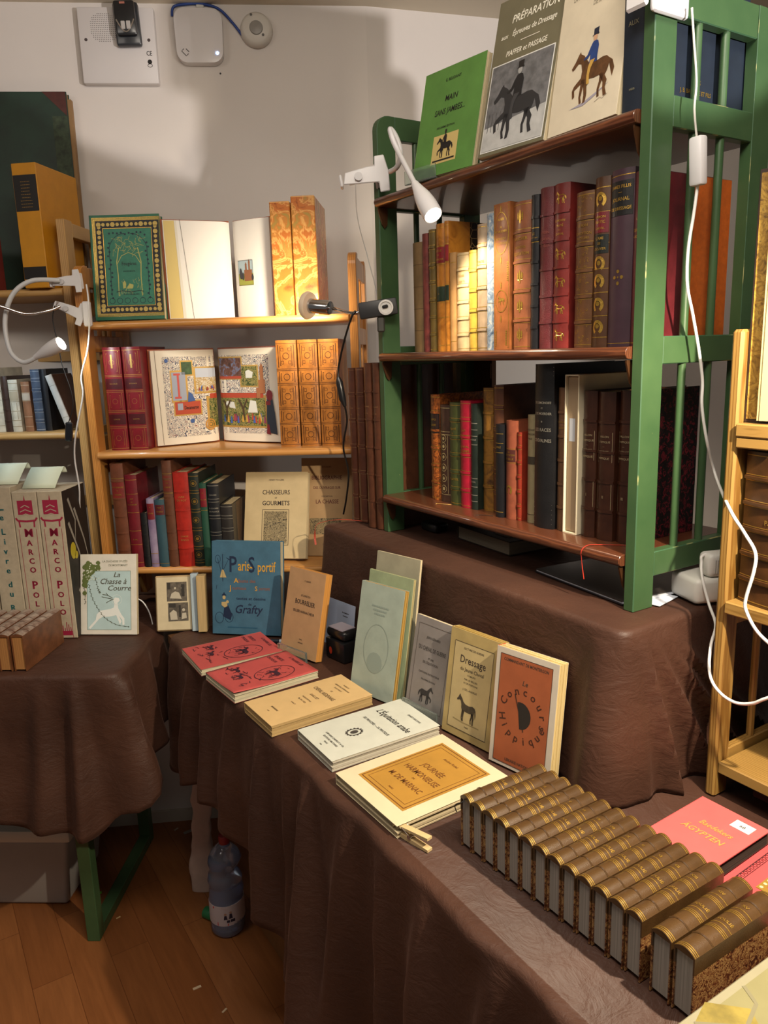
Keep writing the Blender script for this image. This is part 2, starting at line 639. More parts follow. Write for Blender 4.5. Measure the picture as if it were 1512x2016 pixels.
# main cloth: s runs down the left end (0.82 m), then along the front
drape('main_tablecloth', 'brown crinkled cloth over the long table, hanging in deep folds to near the floor', GT,
      [(-1.15, 0.37), (-1.122, -0.44), (0.85, -0.44)], ZT,
      lerpf([(0, 0.30), (0.7, 0.34), (0.86, 0.34), (1.12, 0.29), (1.36, 0.36), (1.58, 0.455), (1.72, 0.43), (1.9, 0.41), (3.0, 0.42)]),
      [(0.84, 0.04, 0.03, 0.05, 0.02), (1.00, 0.05, 0.025, 0.04, -0.01), (1.10, 0.045, 0.02, 0.03, 0.02), (1.24, 0.045, 0.022, 0.045, -0.02), (1.40, 0.055, 0.018, 0.035, 0.03),
       (1.52, 0.035, 0.012, 0.03, 0.02), (1.60, 0.085, 0.016, 0.045, 0.04), (1.74, 0.045, 0.02, 0.04, -0.03), (1.84, 0.04, 0.014, 0.03, 0.02), (1.95, 0.055, 0.022, 0.05, 0.02), (2.10, 0.05, 0.02, 0.04, -0.04), (2.22, 0.04, 0.02, 0.04, 0.02), (2.36, 0.05, 0.03, 0.05, 0.03)], seed=3, back=[(0.85, 0.37)])
drape('left_tablecloth', 'brown cloth over the left-hand table, its corner hanging in a pointed fold', frame(0, 0, 0, -2.0),
      [(-1.54, 1.63), (-0.664, 1.61), (-0.680, 2.235)], ZT,
      lerpf([(0, 0.30), (0.45, 0.33), (0.62, 0.38), (0.78, 0.40), (0.86, 0.34), (0.93, 0.26), (1.1, 0.24), (1.6, 0.22)]),
      [(0.30, 0.02, 0.05, 0.08, -0.03), (0.55, 0.02, 0.03, 0.05, -0.02), (0.68, 0.035, 0.02, 0.035, -0.02), (0.76, 0.045, 0.016, 0.028, 0.0), (0.885, 0.065, 0.02, 0.035, 0.01), (1.02, 0.04, 0.03, 0.05, 0.0), (1.15, 0.04, 0.03, 0.05, 0.02)], seed=11, back=[(-1.54, 2.12)])
# riser cloth: left end 0.42, front 0.94, then the right end
drape('riser_cloth', 'brown crinkled cloth over the raised step that carries the green shelf', GT,
      [(-0.906, 0.335), (-0.906, -0.085), (0.053, -0.085), (0.053, 0.335)], ZR, lambda s: ZR - ZT - 0.002,
      [(1.33, 0.030, 0.02, 0.035, 0.0), (1.385, 0.010, 0.01, 0.02, 0.02), (1.40, 0.034, 0.007, 0.016, 0.06), (1.42, 0.034, 0.007, 0.018, 0.13), (1.44, 0.030, 0.007, 0.018, 0.20), (1.455, 0.026, 0.007, 0.020, 0.28), (1.62, 0.010, 0.02, 0.04, 0.1)],
      r=0.012, corner=0.028, seed=21, amp=0.0022, rows=30, flare=0.016, wob=0.003)

# ================================================================== folding shelves
def side_frame(t, x0, x1, zb, ztop, d, rails, spindles, m, bm=None, bev=0.0014, pw=0.047, rr=0.03):
    mats = [m, bm] if bm else [m]
    for y0, y1, front in ((0.0, pw, True), (d - pw, d, False)):
        arc = [(rr - rr * cos(a), ztop - rr + rr * sin(a)) for a in [k * pi / 12 for k in range(7)]]
        out = [(y0, zb)] + ([(y0 + a, b) for a, b in arc] + [(y1, ztop)] if front else [(y0, ztop)] + [(y1 - a, b) for a, b in arc[::-1]]) + [(y1, zb)]
        mb = MB()
        Mx = Matrix(((0, 0, 1, 0), (1, 0, 0, 0), (0, 1, 0, 0), (0, 0, 0, 1)))
        mb.prism(out[::-1], x0, x1, Mx)
        mb.build('post', mats, t, bevel=bev, bevel_mat=1 if bm else -1)
    for z0, z1 in rails:
        MB().box(x0 + 0.001, pw, z0, x1 - 0.001, d - pw, z1).build('rail', mats, t, bevel=bev, bevel_mat=1 if bm else -1)
    xm = (x0 + x1) / 2
    for z0, z1 in zip([r[1] for r in rails[:-1]], [r[0] for r in rails[1:]]):
        for y in spindles:
            MB().tube([(xm, y, z0 - 0.003), (xm, y, z1 + 0.003)], 0.0065, 12).build('spindle', m, t, smooth=40)

def shelf_board(t, x0, x1, y0, y1, ztop, th, m, nose=True):
    r = th / 2
    prof = [(y1, ztop - th), (y1, ztop)] + [(y0 + r - r * sin(a), ztop - r + r * cos(a)) for a in [k * pi / 8 for k in range(9)]]
    Mx = Matrix(((0, 0, 1, 0), (1, 0, 0, 0), (0, 1, 0, 0), (0, 0, 0, 1)))
    return MB().prism(prof, x0, x1, Mx).build('shelf_board', m, t, smooth=40, bevel=0.0008)

MAHOG = wood('4E2A1A', '6E4028', 6, (1.5, 14, 14), rough=0.28, coat=0.5, dist=4, band='Y')
PINE = wood('C98A45', 'A8662B', 5, (14, 14, 1.3), rough=0.32, coat=0.35, dist=4)
PINES = wood('CB914F', 'B0733A', 5, (1.3, 14, 14), rough=0.32, coat=0.35, dist=4, band='Y')
BEECH = wood('BE965C', '9C733F', 5, (14, 14, 1.2), rough=0.45, coat=0.1, dist=4)
BEECHS = wood('BE965C', '9F7744', 5, (1.2, 14, 14), rough=0.45, coat=0.1, dist=4, band='Y')
BRONZE = mat('5A3A22', 0.4, 0.6)

gs = thing('green_folding_shelf', 'scuffed green painted folding shelf with three dark brown boards, on the raised step', 'bookshelf', G)
RAILS = [(0.052, 0.093), (0.389, 0.431), (0.724, 0.767), (0.870, 0.917)]
side_frame(gs, -0.742, -0.722, 0.0, 0.917, 0.283, RAILS, (0.105, 0.170), GREEN, WORN)
side_frame(gs, -0.020, 0.0, 0.0, 0.917, 0.283, RAILS, (0.105, 0.170), GREEN, WORN)
for z in (0.747, 0.417, 0.092):
    shelf_board(gs, -0.7215, -0.0205, -0.014, 0.268, z, 0.019, MAHOG)
    for x in (-0.718, -0.026):
        mb = MB()
        pr = [(-0.006, z - 0.02), (-0.006, z - 0.024), (0.004, z - 0.055), (0.010, z - 0.062), (0.017, z - 0.055), (0.019, z - 0.02)]
        mb.prism(pr, x - 0.0015, x + 0.0015, Matrix(((0, 0, 1, 0), (1, 0, 0, 0), (0, 1, 0, 0), (0, 0, 0, 1))))
        mb.build('hinge_bracket', BRONZE, gs)
MB().box(-0.7215, 0.262, 0.30, -0.655, 0.275, 0.398).box(-0.668, 0.259, 0.35, -0.656, 0.262, 0.385).build('hinge', BRONZE, gs)

ps = thing('pine_folding_shelf', 'orange pine folding shelf with three boards against the back wall', 'bookshelf', P)
PR = [(-0.64, -0.60), (-0.30, -0.26), (0.02, 0.063), (0.185, 0.235)]
side_frame(ps, -0.421, -0.400, ZT - 1.52, 0.238, 0.283, PR, (0.105, 0.170), PINE)
side_frame(ps, 0.279, 0.300, ZT - 1.52, 0.245, 0.283, PR, (0.105, 0.170), PINE)
for z in (0.096, -0.238, -0.553):
    shelf_board(ps, -0.3995, 0.2785, -0.014, 0.268, z, 0.019, PINES)

ls = thing('beech_folding_shelf', 'pale wooden folding shelf at the left edge, beside the pine shelf', 'bookshelf', P)
def left_unit():
    for y0, y1 in ((0.035, 0.082), (0.218, 0.262)):
        MB().box(-0.466, y0, ZT - 1.52, -0.444, y1, 0.355).build('post', BEECH, ls, bevel=0.002)
    for z0, z1 in ((-0.64, -0.60), (-0.25, -0.21), (0.12, 0.16), (0.315, 0.350)):
        MB().box(-0.465, 0.082, z0, -0.4442, 0.218, z1).build('rail', BEECH, ls, bevel=0.0015)
left_unit()
for z in (0.186, -0.185):
    shelf_board(ls, -1.15, -0.4665, 0.03, 0.255, z, 0.020, BEECHS)
for z0, z1 in ((0.0, 0.028), (-0.43, -0.40)):
    MB().box(-1.15, 0.2555, z0, -0.4665, 0.268, z1).build('back_rail', BEECHS, ls, bevel=0.0015)

rs = thing('yellow_pine_ladder_shelf', 'yellowed wooden ladder shelf cut by the right edge of the photo', 'bookshelf', G @ Matrix.Translation((0, 0.05, 0)))
OAK = wood('94723A', '745020', 5, (14, 14, 1.2), rough=0.45, coat=0.15, dist=4)
OAKS = wood('98763E', '7A5A28', 5, (1.2, 14, 14), rough=0.45, coat=0.15, dist=4, band='Y')
for y0, y1 in ((0.0, 0.034), (0.246, 0.28)):
    MB().box(0.110, y0, ZT - ZR, 0.128, y1, 0.436).build('post', OAK, rs, bevel=0.004)
for z0, z1 in ((-0.245, -0.205), (0.0, 0.035), (0.26, 0.295), (0.39, 0.425)):
    MB().box(0.112, 0.034, z0, 0.126, 0.246, z1).build('rail', OAK, rs, bevel=0.002)
for y in (0.10, 0.17):
    MB().tube([(0.119, y, -0.21), (0.119, y, 0.005)], 0.006, 10).build('spindle', OAK, rs, smooth=40)
for z, y0 in ((0.307, -0.006), (0.045, -0.006), (-0.218, 0.004)):
    MB().box(0.1285, y0, z - 0.019, 0.62, 0.268, z).build('shelf_board', OAKS, rs, bevel=0.002)
MB().box(0.1285, -0.004, 0.272, 0.185, 0.02, 0.2878).build('batten', OAKS, rs, bevel=0.002)
for y0, y1 in ((0.0, 0.04), (0.24, 0.28)):
    MB().box(0.6205, y0, ZT - ZR, 0.642, y1, 0.436).build('post', OAK, rs, bevel=0.004)

# ================================================================== books
def arc_y(x, t, r):
    k = 2 * x / t - 1
    return r * k * k

def spine_strip(mb, t, r, z0, z1, proud, n=8, inset=0.0):
    """thin band that follows the rounded spine"""
    x0, x1 = inset, t - inset
    vs, fs = [], []
    for i in range(n + 1):
        x = x0 + (x1 - x0) * i / n
        y = arc_y(x, t, r) - proud
        vs += [(x, y, z0), (x, y, z1), (x, y + proud + 0.0004, z0), (x, y + proud + 0.0004, z1)]
    for i in range(n):
        a, b = 4 * i, 4 * i + 4
        fs += [(a, b, b + 1, a + 1), (a, a + 2, b + 2, b), (a + 1, b + 1, b + 3, a + 3)]
    fs += [(0, 1, 3, 2), (4 * n, 4 * n + 2, 4 * n + 3, 4 * n + 1)]
    return mb.add(vs, fs)

def spine_text(mb, txt, t, r, z, size, proud=0.0008, maxw=None, vert=False, x=None):
    """lettering wrapped on the spine; vert: letters stacked down the spine"""
    tmp = MB()
    if vert:
        for i, ch in enumerate(txt):
            if ch != ' ':
                tmp.text(ch, 0, -i * size * 1.05, size, maxw=maxw)
    else:
        tmp.text(txt, 0, 0, size, maxw=maxw or t * 0.86)
    xc = t / 2 if x is None else x
    vs = []
    for p in tmp.v:
        X = xc + p.x
        vs.append((X, arc_y(min(max(X, 0), t), t, r) - proud, z + p.y))
    return mb.add(vs, tmp.f)

def book(M, label, t, h, d, cover, bands=5, lines=(), labels=(), text=(), gilt=GOLD, paper=None, board=None, half=0.0, group=None, r=None, orn=None, headcap=True, bandcol=None, cat='book', name='book', dots=False, rib=0.0016, extra=None):
    """an upright book: local x = thickness, y = 0 at the spine going back, z up"""
    e = thing(name, label, cat, M, group)
    r = min(t * 0.2, 0.006) if r is None else r
    b = min(0.0026, t * 0.16)
    n = 10
    out = [(0, d), (0, r)] + [(t * i / n, arc_y(t * i / n, t, r)) for i in range(1, n)] + [(t, r), (t, d)]
    q = r + b + 0.001
    inn = [(t - b, d), (t - b, q), (b, q), (b, d)]
    mb = MB()
    mb.prism((out + inn)[::1], 0, h)
    if bands:
        zs = [h * (i + 1) / (bands + 1) for i in range(bands)]
        for z in zs:
            spine_strip(mb, t, r, z - 0.0022, z + 0.0022, rib)
    else:
        zs = []
    mb.build('cover', cover, e, smooth=35)
    pg = paper or pages('CDBB92', 'x')
    MB().box(b, q, 0.003, t - b, d - 0.004, h - 0.0035).build('page_block', pg, e)
    if board:
        for xx in ((-0.0004, 0.0002), (t - 0.0002, t + 0.0004)):
            MB().box(xx[0], r + half, 0.0005, xx[1], d, h - 0.0005).build('marbled_board', board, e)
    g = MB()
    if lines is True:
        for z in zs:
            spine_strip(g, t, r, z - 0.0046, z - 0.0036, 0.0003)
            spine_strip(g, t, r, z + 0.0036, z + 0.0046, 0.0003)
        spine_strip(g, t, r, 0.004, 0.0052, 0.0003)
        spine_strip(g, t, r, h - 0.0058, h - 0.0046, 0.0003)
    else:
        for z in lines:
            spine_strip(g, t, r, z * h - 0.0006, z * h + 0.0006, 0.0003)
    if orn:
        edges = [0.0] + zs + [h]
        for i in range(len(edges) - 1):
            zc = (edges[i] + edges[i + 1]) / 2
            if orn[0] == 'fleur' and i in orn[1]:
                s = t * 0.22
                for dx, dz, w_, h_ in ((0, 0, .25, 1.2), (-.55, .2, .2, .6), (.55, .2, .2, .6), (0, -.45, .8, .18)):
                    tmp = MB().disc(dx * s, dz * s, w_ * s, ry=h_ * s)
                    g.add([(t / 2 + p.x, arc_y(t / 2 + p.x, t, r) - 0.0005, zc + p.y) for p in tmp.v], tmp.f)
            elif orn[0] == 'horse' and i in orn[1]:
                art = horse_art(t * 0.62)
                g.add([(t / 2 + p[0] - t * .31, arc_y(min(max(t / 2 + p[0] - t * .31, 0), t), t, r) - 0.0006, zc + p[1] - t * .28) for p in art.v], art.f)
            elif orn[0] == 'shoe' and i in orn[1]:
                s = t * 0.27
                tmp = MB().stroke([(s * sin(a), s * 1.15 * cos(a)) for a in [(-2.6 + 5.2 * k / 18) for k in range(19)]], s * 0.55)
                tmp.disc(0, 0.15 * s, 0.45 * s)
                g.add([(t / 2 + p.x, arc_y(t / 2 + p.x, t, r) - 0.0006, zc + p.y) for p in tmp.v], tmp.f)
            elif orn[0] == 'frame' and i in orn[1]:
                z0, z1 = edges[i] + 0.006, edges[i + 1] - 0.006
                tmp = MB().border(t * .14, z0, t * .86, z1, 0.0008)
                tmp.border(t * .22, z0 + t * .08, t * .78, z1 - t * .08, 0.0006)
                zm = (z0 + z1) / 2
                tmp.ring(t / 2, zm, t * .14, 0.0008, n=12)
                for sx in (-1, 1):
                    for sz in (-1, 1):
                        tmp.ring(t / 2 + sx * t * .2, zm + sz * min((z1 - z0) * .34, t * .55), t * .07, 0.0006, n=8)
                g.add([(p.x, arc_y(p.x, t, r) - 0.0005, p.y) for p in tmp.v], tmp.f)
            elif orn[0] == 'scroll' and i in orn[1]:
                rd = random.Random(int(h * 1e4) + i)
                z0, z1 = edges[i] + 0.006, edges[i + 1] - 0.006
                tmp = MB()
                for k in range(16):
                    X, Z = t * (0.14 + 0.72 * rd.random()), z0 + (z1 - z0) * rd.random()
                    a0 = rd.random() * 6
                    tmp.stroke([(X + t * .07 * (1 - q_ / 7) * cos(a0 + q_ * .8), Z + t * .07 * (1 - q_ / 7) * sin(a0 + q_ * .8)) for q_ in range(6)], 0.0007)
                g.add([(p.x, arc_y(min(max(p.x, 0), t), t, r) - 0.0005, p.y) for p in tmp.v], tmp.f)
    if extra:
        tmp = extra(t, h)
        g.add([(p.x, arc_y(min(max(p.x, 0), t), t, r) - 0.0006, p.y) for p in tmp.v], tmp.f)
    if g.v:
        g.build('gilt_tooling', gilt, e)
    for z0, z1, m in labels:
        L = MB()
        spine_strip(L, t, r, z0 * h, z1 * h, 0.0006, inset=t * 0.03)
        L.build('spine_label', m, e)
    if text:
        T = MB()
        for tx in text:
            s, z, size = tx[:3]
            spine_text(T, s, t, r, z * h, size, 0.0011, vert=len(tx) > 3 and tx[3] == 'v')
        T.build('spine_lettering', gilt, e)
    return e

HORSE = [(0.02, .74), (.10, .84), (.16, .95), (.20, 1.0), (.22, .95), (.30, .90), (.38, .80), (.45, .72), (.60, .70), (.75, .73), (.85, .72), (.92, .66), (1.0, .60), (1.06, .45), (1.03, .30), (.98, .42), (.93, .56), (.90, .45), (.86, .38), (.92, .28), (.90, .15), (.95, .02), (.88, 0), (.84, .14), (.83, .26), (.76, .36), (.72, .42), (.60, .41), (.48, .43), (.45, .30), (.47, .15), (.45, .02), (.39, 0), (.40, .15), (.37, .30), (.34, .40), (.24, .36), (.15, .31), (.17, .19), (.12, .16), (.09, .31), (.13, .39), (.28, .50), (.29, .62), (.25, .76), (.18, .79), (.10, .72), (.05, .69)]
HSTAND = [(.02, .80), (.08, .88), (.12, .98), (.16, 1.03), (.19, .96), (.27, .88), (.34, .76), (.45, .69), (.62, .68), (.78, .72), (.88, .69), (.94, .60), (.96, .42), (.94, .26), (.91, .42), (.89, .54), (.87, .40), (.89, .28), (.87, .14), (.88, .02), (.82, 0), (.81, .16), (.80, .30), (.74, .42), (.60, .40), (.42, .42), (.40, .28), (.39, .14), (.40, .02), (.34, 0), (.34, .16), (.33, .30), (.30, .42), (.26, .52), (.25, .64), (.21, .76), (.14, .80), (.08, .76), (.04, .75)]

def horse_art(wd, pts=HORSE, z=0.0, x=0.0, y=0.0, mb=None, far=True, flip=False):
    mb = mb or MB()
    tf = lambda L: [(x + (wd * (1 - a) if flip else wd * a), y + wd * b * .92) for a, b in (L[::-1] if flip else L)]
    mb.flat(tf(pts), z)
    if far:
        mb.flat(tf([(.30, .45), (.40, .45), (.36, .30), (.33, .14), (.36, .03), (.31, .02), (.28, .15)]), z)
        mb.flat(tf([(.74, .44), (.84, .44), (.80, .28), (.76, .16), (.78, .03), (.73, .02), (.71, .17), (.74, .30)]), z)
    return mb

def rider_art(wd, x, y, z, coat, legs, face, par, hat=None):
    """rider above a horse of width wd whose lower left corner is x, y"""
    q = lambda L: [(x + wd * a, y + wd * b * .92) for a, b in L]
    m = MB()
    m.flat(q([(.44, .70), (.63, .70), (.62, .80), (.63, .98), (.60, 1.07), (.54, 1.10), (.48, 1.08), (.43, 1.00), (.38, .88), (.30, .83), (.31, .80), (.40, .82), (.45, .88)]), z)
    m.build('coat_print', coat, par)
    m = MB()
    m.flat(q([(.47, .76), (.58, .76), (.50, .62), (.48, .50), (.50, .34), (.44, .33), (.42, .50), (.43, .64)]), z + .0002)
    m.build('breeches_print', legs, par)
    m = MB()
    m.disc(x + wd * .525, y + wd * 1.06, wd * .045, z + .0002, ry=wd * .058)
    m.build('face_print', face, par)
    m = MB()
    m.flat(q([(.44, 1.185), (.61, 1.20), (.585, 1.225), (.59, 1.32), (.475, 1.31), (.48, 1.21)]), z + .0003)
    m.build('hat_print', hat or INK, par)

# ---------------------------------------------------------------- helpers for front-facing and lying books
def front(name, label, cat, M, rx, group=None):
    """root whose local x, y lie in the cover (y up the cover), z out of it"""
    return thing(name, label, cat, M, group, rx=rx)

def lean_at(x, y, z, yaw, lean, th):
    """matrix for a book leaning back; x, y is the middle of its bottom front edge"""
    return Matrix.Translation((x, y, z + th * sin(lean) + 0.0005)) @ Matrix.Rotation(yaw, 4, 'Z')

def booklet(name, label, cat, M, rx, w, h, t, cover, pg=None, lift=0.0, hard=False, group=None, rough_edge=0.0, spine=None, edge_axis='z', seed=1, curl=None):
    """w x h cover at local z = 0, t thick below it"""
    e = front(name, label, cat, M, rx, group)
    ct = 0.0022 if hard else 0.0006
    ov = 0.0025 if hard else 0.0
    pg = pg or pages('D8C8A4', edge_axis)
    rd = random.Random(seed)
    if rough_edge:
        n = max(3, int(t / 0.0022))
        mb = MB()
        for i in range(n):
            z0, z1 = -t + ct + (t - 2 * ct) * i / n, -t + ct + (t - 2 * ct) * (i + 1) / n
            a, b, c_ = [rd.uniform(-rough_edge, rough_edge) for _ in range(3)]
            mb.box(-w / 2 + 0.001, rough_edge + a, z0, w / 2 - rough_edge * .6 + b, h - rough_edge + c_, z1 - 0.0002)
        mb.build('page_block', pg, e)
    else:
        MB().box(-w / 2 + 0.002, ov, -t + ct, w / 2 - ov, h - ov, -ct).build('page_block', pg, e)
    mb = MB()
    nx, ny = 14, 14
    vs, fs = [], []
    for j in range(ny + 1):
        for i in range(nx + 1):
            X, Y = -w / 2 + w * i / nx, h * j / ny
            zz = 0.0
            if curl:
                cx, cy, amt = curl
                k = max(0, 1 - math.hypot((X / w + .5 - cx), (Y / h - cy)) / 0.75)
                zz = amt * k * k
            if lift:
                zz += lift * max(0, X / w + .1) ** 2
            vs.append((X, Y, zz))
    if curl or lift:
        for j in range(ny):
            for i in range(nx):
                a = j * (nx + 1) + i
                fs.append((a, a + 1, a + nx + 2, a + nx + 1))
        mb.add(vs, fs)
        c = mb.build('front_cover', cover, e, smooth=60)
        so = c.modifiers.new('thickness', 'SOLIDIFY')
        so.thickness = ct
        so.offset = -1
    else:
        MB().box(-w / 2, 0, -ct, w / 2, h, 0).build('front_cover', cover, e, bevel=0.0004)
    MB().box(-w / 2, 0, -t, w / 2, h, -t + ct).build('back_cover', cover, e)
    mb = MB()
    mb.box(-w / 2 - 0.0004, 0, -t, -w / 2 + ct, h, 0)
    mb.build('spine', spine or cover, e, bevel=0.0008)
    return e

def printed(e, items, m, z=0.0005, name='cover_lettering'):
    """items: (text, x, y, size[, align, sx, shear])"""
    mb = MB()
    for it in items:
        tx, x, y, s = it[:4]
        al = it[4] if len(it) > 4 else 'c'
        sx = it[5] if len(it) > 5 else 1.0
        sh = it[6] if len(it) > 6 else 0.0
        mb.text(tx, x, y, s, z, align=al, sx=sx, shear=sh)
    return mb.build(name, m, e)

def grey_lines(mb, x, y, n, wd, dy, s=0.0009, z=0.0005, seed=0):
    """rows of tiny illegible type"""
    rd = random.Random(seed)
    for i in range(n):
        w_ = wd * rd.uniform(.6, 1)
        X = x - w_ / 2
        while X < x + w_ / 2:
            k = rd.uniform(.002, .005)
            mb.rect(X, y - i * dy, min(X + k, x + w_ / 2), y - i * dy + s, z)
            X += k + .0012
    return mb

# ================================================================== green shelf, bottom board
def gbook(u0, u1, w_, z, h, label, cover, d=0.17, **k):
    return book(G @ Matrix.Translation((u0, w_, z)), label, u1 - u0, h, d, cover, group=k.pop('group', None), **k)

CALF = marbled([(0.3, '3A1C0E'), (0.5, '8A4A20'), (0.62, 'B5662A'), (0.8, '5A2A14')], 55, 3.0, 0.35)
zb = 0.0922
gbook(-.613, -.579, .045, zb, .233, 'mottled tan calf book with raised bands, leftmost on the bottom green shelf', CALF, labels=[(.64, .84, leather('2A1A16'))], lines=True, text=[('HIPPO', .76, .006), ('LOGIE', .71, .006)])
gbook(-.578, -.541, .045, zb, .212, 'brown book with a gilt ornamental column down its spine, second on the bottom shelf', leather('4A3226'), bands=0, lines=(.08, .70, .73, .97),
      extra=lambda t, h: (lambda m: [m.ring(t / 2, h * q, t * .22, .0012, n=12) and m.disc(t / 2, h * q, t * .1) for q in (.14, .25, .36, .47, .58, .66)] and m.border(t * .16, h * .09, t * .84, h * .69, .0008))(MB()), gilt=mat('B9A878', .5, .3))
gbook(-.536, -.500, .039, zb, .219, 'dark olive green ribbed book with gilt lines, third on the bottom shelf', leather('3E4422'), lines=True, text=[('TRAITÉ', .74, .006), ('DE', .70, .004), ('SOLLEYSEL', .25, .006)])
gbook(-.498, -.464, .038, zb, .224, 'bright crimson ribbed book on the bottom green shelf', leather('A01830'), lines=True, text=[('L\'ART', .72, .006), ('ÉQUESTRE', .67, .006), ('LE CHEVAL', .57, .006), ('DE GUERRE', .53, .006)])
gbook(-.463, -.443, .040, zb, .219, 'thin black-green book right of the crimson one, silver lines', leather('1C2620'), lines=(.08, .14, .22, .30, .62, .70, .76, .82), bands=0, gilt=SILVER, text=[('MANÈGE', .66, .005), ('ROYAL', .26, .005)])
gbook(-.441, -.410, .053, zb, .251, 'tall two-tone worn calf book, honey coloured in its middle, bottom green shelf', marbled([(0.3, '3A2414'), (0.5, '8A6024'), (0.7, '5A3A1A')], 20, 1.5, .4), bands=4, lines=True)
gbook(-.408, -.378, .052, zb, .257, 'tall brown ribbed leather book behind the short black one on the bottom shelf', leather('5E3824'), lines=True, d=.2)
gbook(-.374, -.352, .030, zb, .184, 'short black book with gilt lines standing before the tall brown one', leather('16161A'), bands=0, lines=(.06, .70, .80, .90), text=[('ÉCOLE', .75, .005)])
gbook(-.350, -.322, .035, zb, .192, 'rust brown book with a gilt horseshoe and lettered dark band, bottom shelf', leather('8A4A34'), bands=0, lines=(.72, .58), labels=[(.59, .71, leather('4A2420'))], text=[('DE', .68, .004), ('L\'ÉQUITATION', .65, .005), ('EN SELLE', .61, .005)],
      extra=lambda t, h: MB().stroke([(t / 2 + .006 * sin(a), h * .30 + .008 * cos(a)) for a in [(-2.5 + 5 * k / 16) for k in range(17)]], .0035))
gbook(-.320, -.309, .040, zb, .171, 'very thin red ribbed book on the bottom green shelf', leather('8A2E1E'), lines=True)
gbook(-.297, -.275, .043, zb, .205, 'grey-beige vellum book with a black label patch left of the big black book', mat('8C8060', .55, var=.2, vscale=30), bands=0, labels=[(.55, .62, mat('3A3226', .6))], lines=(.08,), text=[('DRESSAGE', .86, .004), ('MÉTHODE', .82, .004), ('PARIS', .78, .004)], gilt=INKB)
gbook(-.266, -.218, .030, zb, .298, 'big black book lettered LES RACES CHEVALINES, tallest on the bottom shelf', leather('141416', grain=.4), bands=0, d=.21,
      text=[('DE SIMONOFF', .765, .0062), ('ET', .735, .004), ('J. DE MOERDER', .70, .0062), ('*', .645, .008), ('LES RACES', .60, .0085), ('CHEVALINES', .535, .0085)], gilt=SILVER,
      extra=lambda t, h: (lambda m: [m.rect(0.001, h * q, t - .001, h * q + .0006) for q in (.93, .955, .98, .03, .06, .09, .12, .15)] and m)(MB()))
gbook(-.216, -.195, .041, zb, .257, 'slim brown ribbed book beside the cream slipcase on the bottom shelf', leather('6A4A30'), lines=(), text=[('LE CHEVAL', .76, .004), ('ARABE', .72, .004)])
# slipcase
def slipcase(M, label, t, h, d, shell, inner, innertop=0.002, wall=0.0025, group=None, name='slipcase', back=None):
    e = thing(name, label, 'slipcase', M, group)
    out = [(0, d), (0, 0), (wall, 0), (wall, d - wall), (t - wall, d - wall), (t - wall, 0), (t, 0), (t, d)]
    MB().prism(out, 0, h).build('case_sides', shell, e, bevel=.0006)
    MB().box(wall, 0, 0, t - wall, d - wall, wall).build('case_bottom', shell, e)
    MB().box(wall, 0, h - wall, t - wall, d - wall, h).build('case_top', shell, e)
    MB().box(wall + .0005, .004, wall + .0005, t - wall - .0005, d - wall - .002, h - wall - .0005).build('book_inside', inner, e, bevel=.002)
    return e
s14 = slipcase(G @ Matrix.Translation((-.193, .036, zb)), 'cream edged slipcase with a tan book inside and a small sticker, bottom shelf', .033, .280, .21, mat('D9CDB0', .6), mat('9A8468', .6))
MB().rect(.009, .165, .022, .205, .0).build('sticker', mat('B8BCC4', .6), s14).matrix_local = Matrix.Translation((0, .0037, 0)) @ Matrix.Rotation(pi / 2, 4, 'X')
for (a, b_, ww, hh, num, pos) in ((-.158, -.128, .041, .253, 'I', 'first'), (-.126, -.090, .043, .252, 'II', 'second'), (-.087, -.058, .050, .255, 'III', 'third')):
    gbook(a, b_, ww, zb, hh, 'dark brown ribbed volume numbered %s, %s of the three matching ones by the green post' % (num, pos), leather('3E2216', rough=.3), bands=4, group='matching dark brown volumes',
          board=marbled([(.35, '0E0608'), (.52, '1A0A0E'), (.6, '7A1A2A'), (.66, '120608')], 90, 1.5) if num == 'III' else None, half=.03,
          text=[('VALLON', .70, .0048), ('L\'HIPPIQUE', .665, .0048), ('—', .635, .004), ('SCIENCE', .60, .005), ('HIPPIQUE', .555, .005), (num, .29, .007)],
          extra=lambda t, h: MB().border(t * .08, h * .535, t * .92, h * .735, .0007).border(t * .08, h * .215, t * .92, h * .40, .0007), gilt=mat('A89878', .45, .4))

# ribbon bookmarks on the bottom board
def ribbon(label, pts, m, wd=.003, name='ribbon_bookmark', M=None, group=None):
    mb = MB()
    pp = smoothpath(pts, 5)
    vs = []
    for i, p in enumerate(pp):
        t = (pp[min(i + 1, len(pp) - 1)] - pp[max(i - 1, 0)])
        n = t.cross(Vector((0, 0, 1)))
        n = n.normalized() if n.length > 1e-6 else Vector((1, 0, 0))
        vs += [p - n * wd / 2, p + n * wd / 2]
    mb.add(vs, [(2 * i, 2 * i + 2, 2 * i + 3, 2 * i + 1) for i in range(len(pp) - 1)], M)
    o = mb.build(name, m)
    so = o.modifiers.new('thickness', 'SOLIDIFY')
    so.thickness = .0006
    return tag(o, label, 'ribbon', group)
ribbon('pale gold ribbon end lying on the bottom board below the crimson book', [(-.520, .034, zb + .0007), (-.535, .024, zb + .0012), (-.552, .020, zb + .0008), (-.545, .012, zb + .001)], mat('C9A05A', .6), .002, M=G)
ribbon('dark ribbon end lying on the bottom board below the short black book', [(-.375, .028, zb + .0007), (-.395, .016, zb + .0012), (-.402, .006, zb + .0008)], mat('2A1C16', .6), .002, M=G)
ribbon('red ribbon hanging over the bottom board near the green right post', [(-.055, .046, zb + .0007), (-.085, .012, zb + .0016), (-.094, -.006, zb + .0012), (-.097, -.0165, zb - .008), (-.096, -.0155, zb - .03), (-.092, -.0145, zb - .055)], mat('B0301E', .6), .002, M=G)

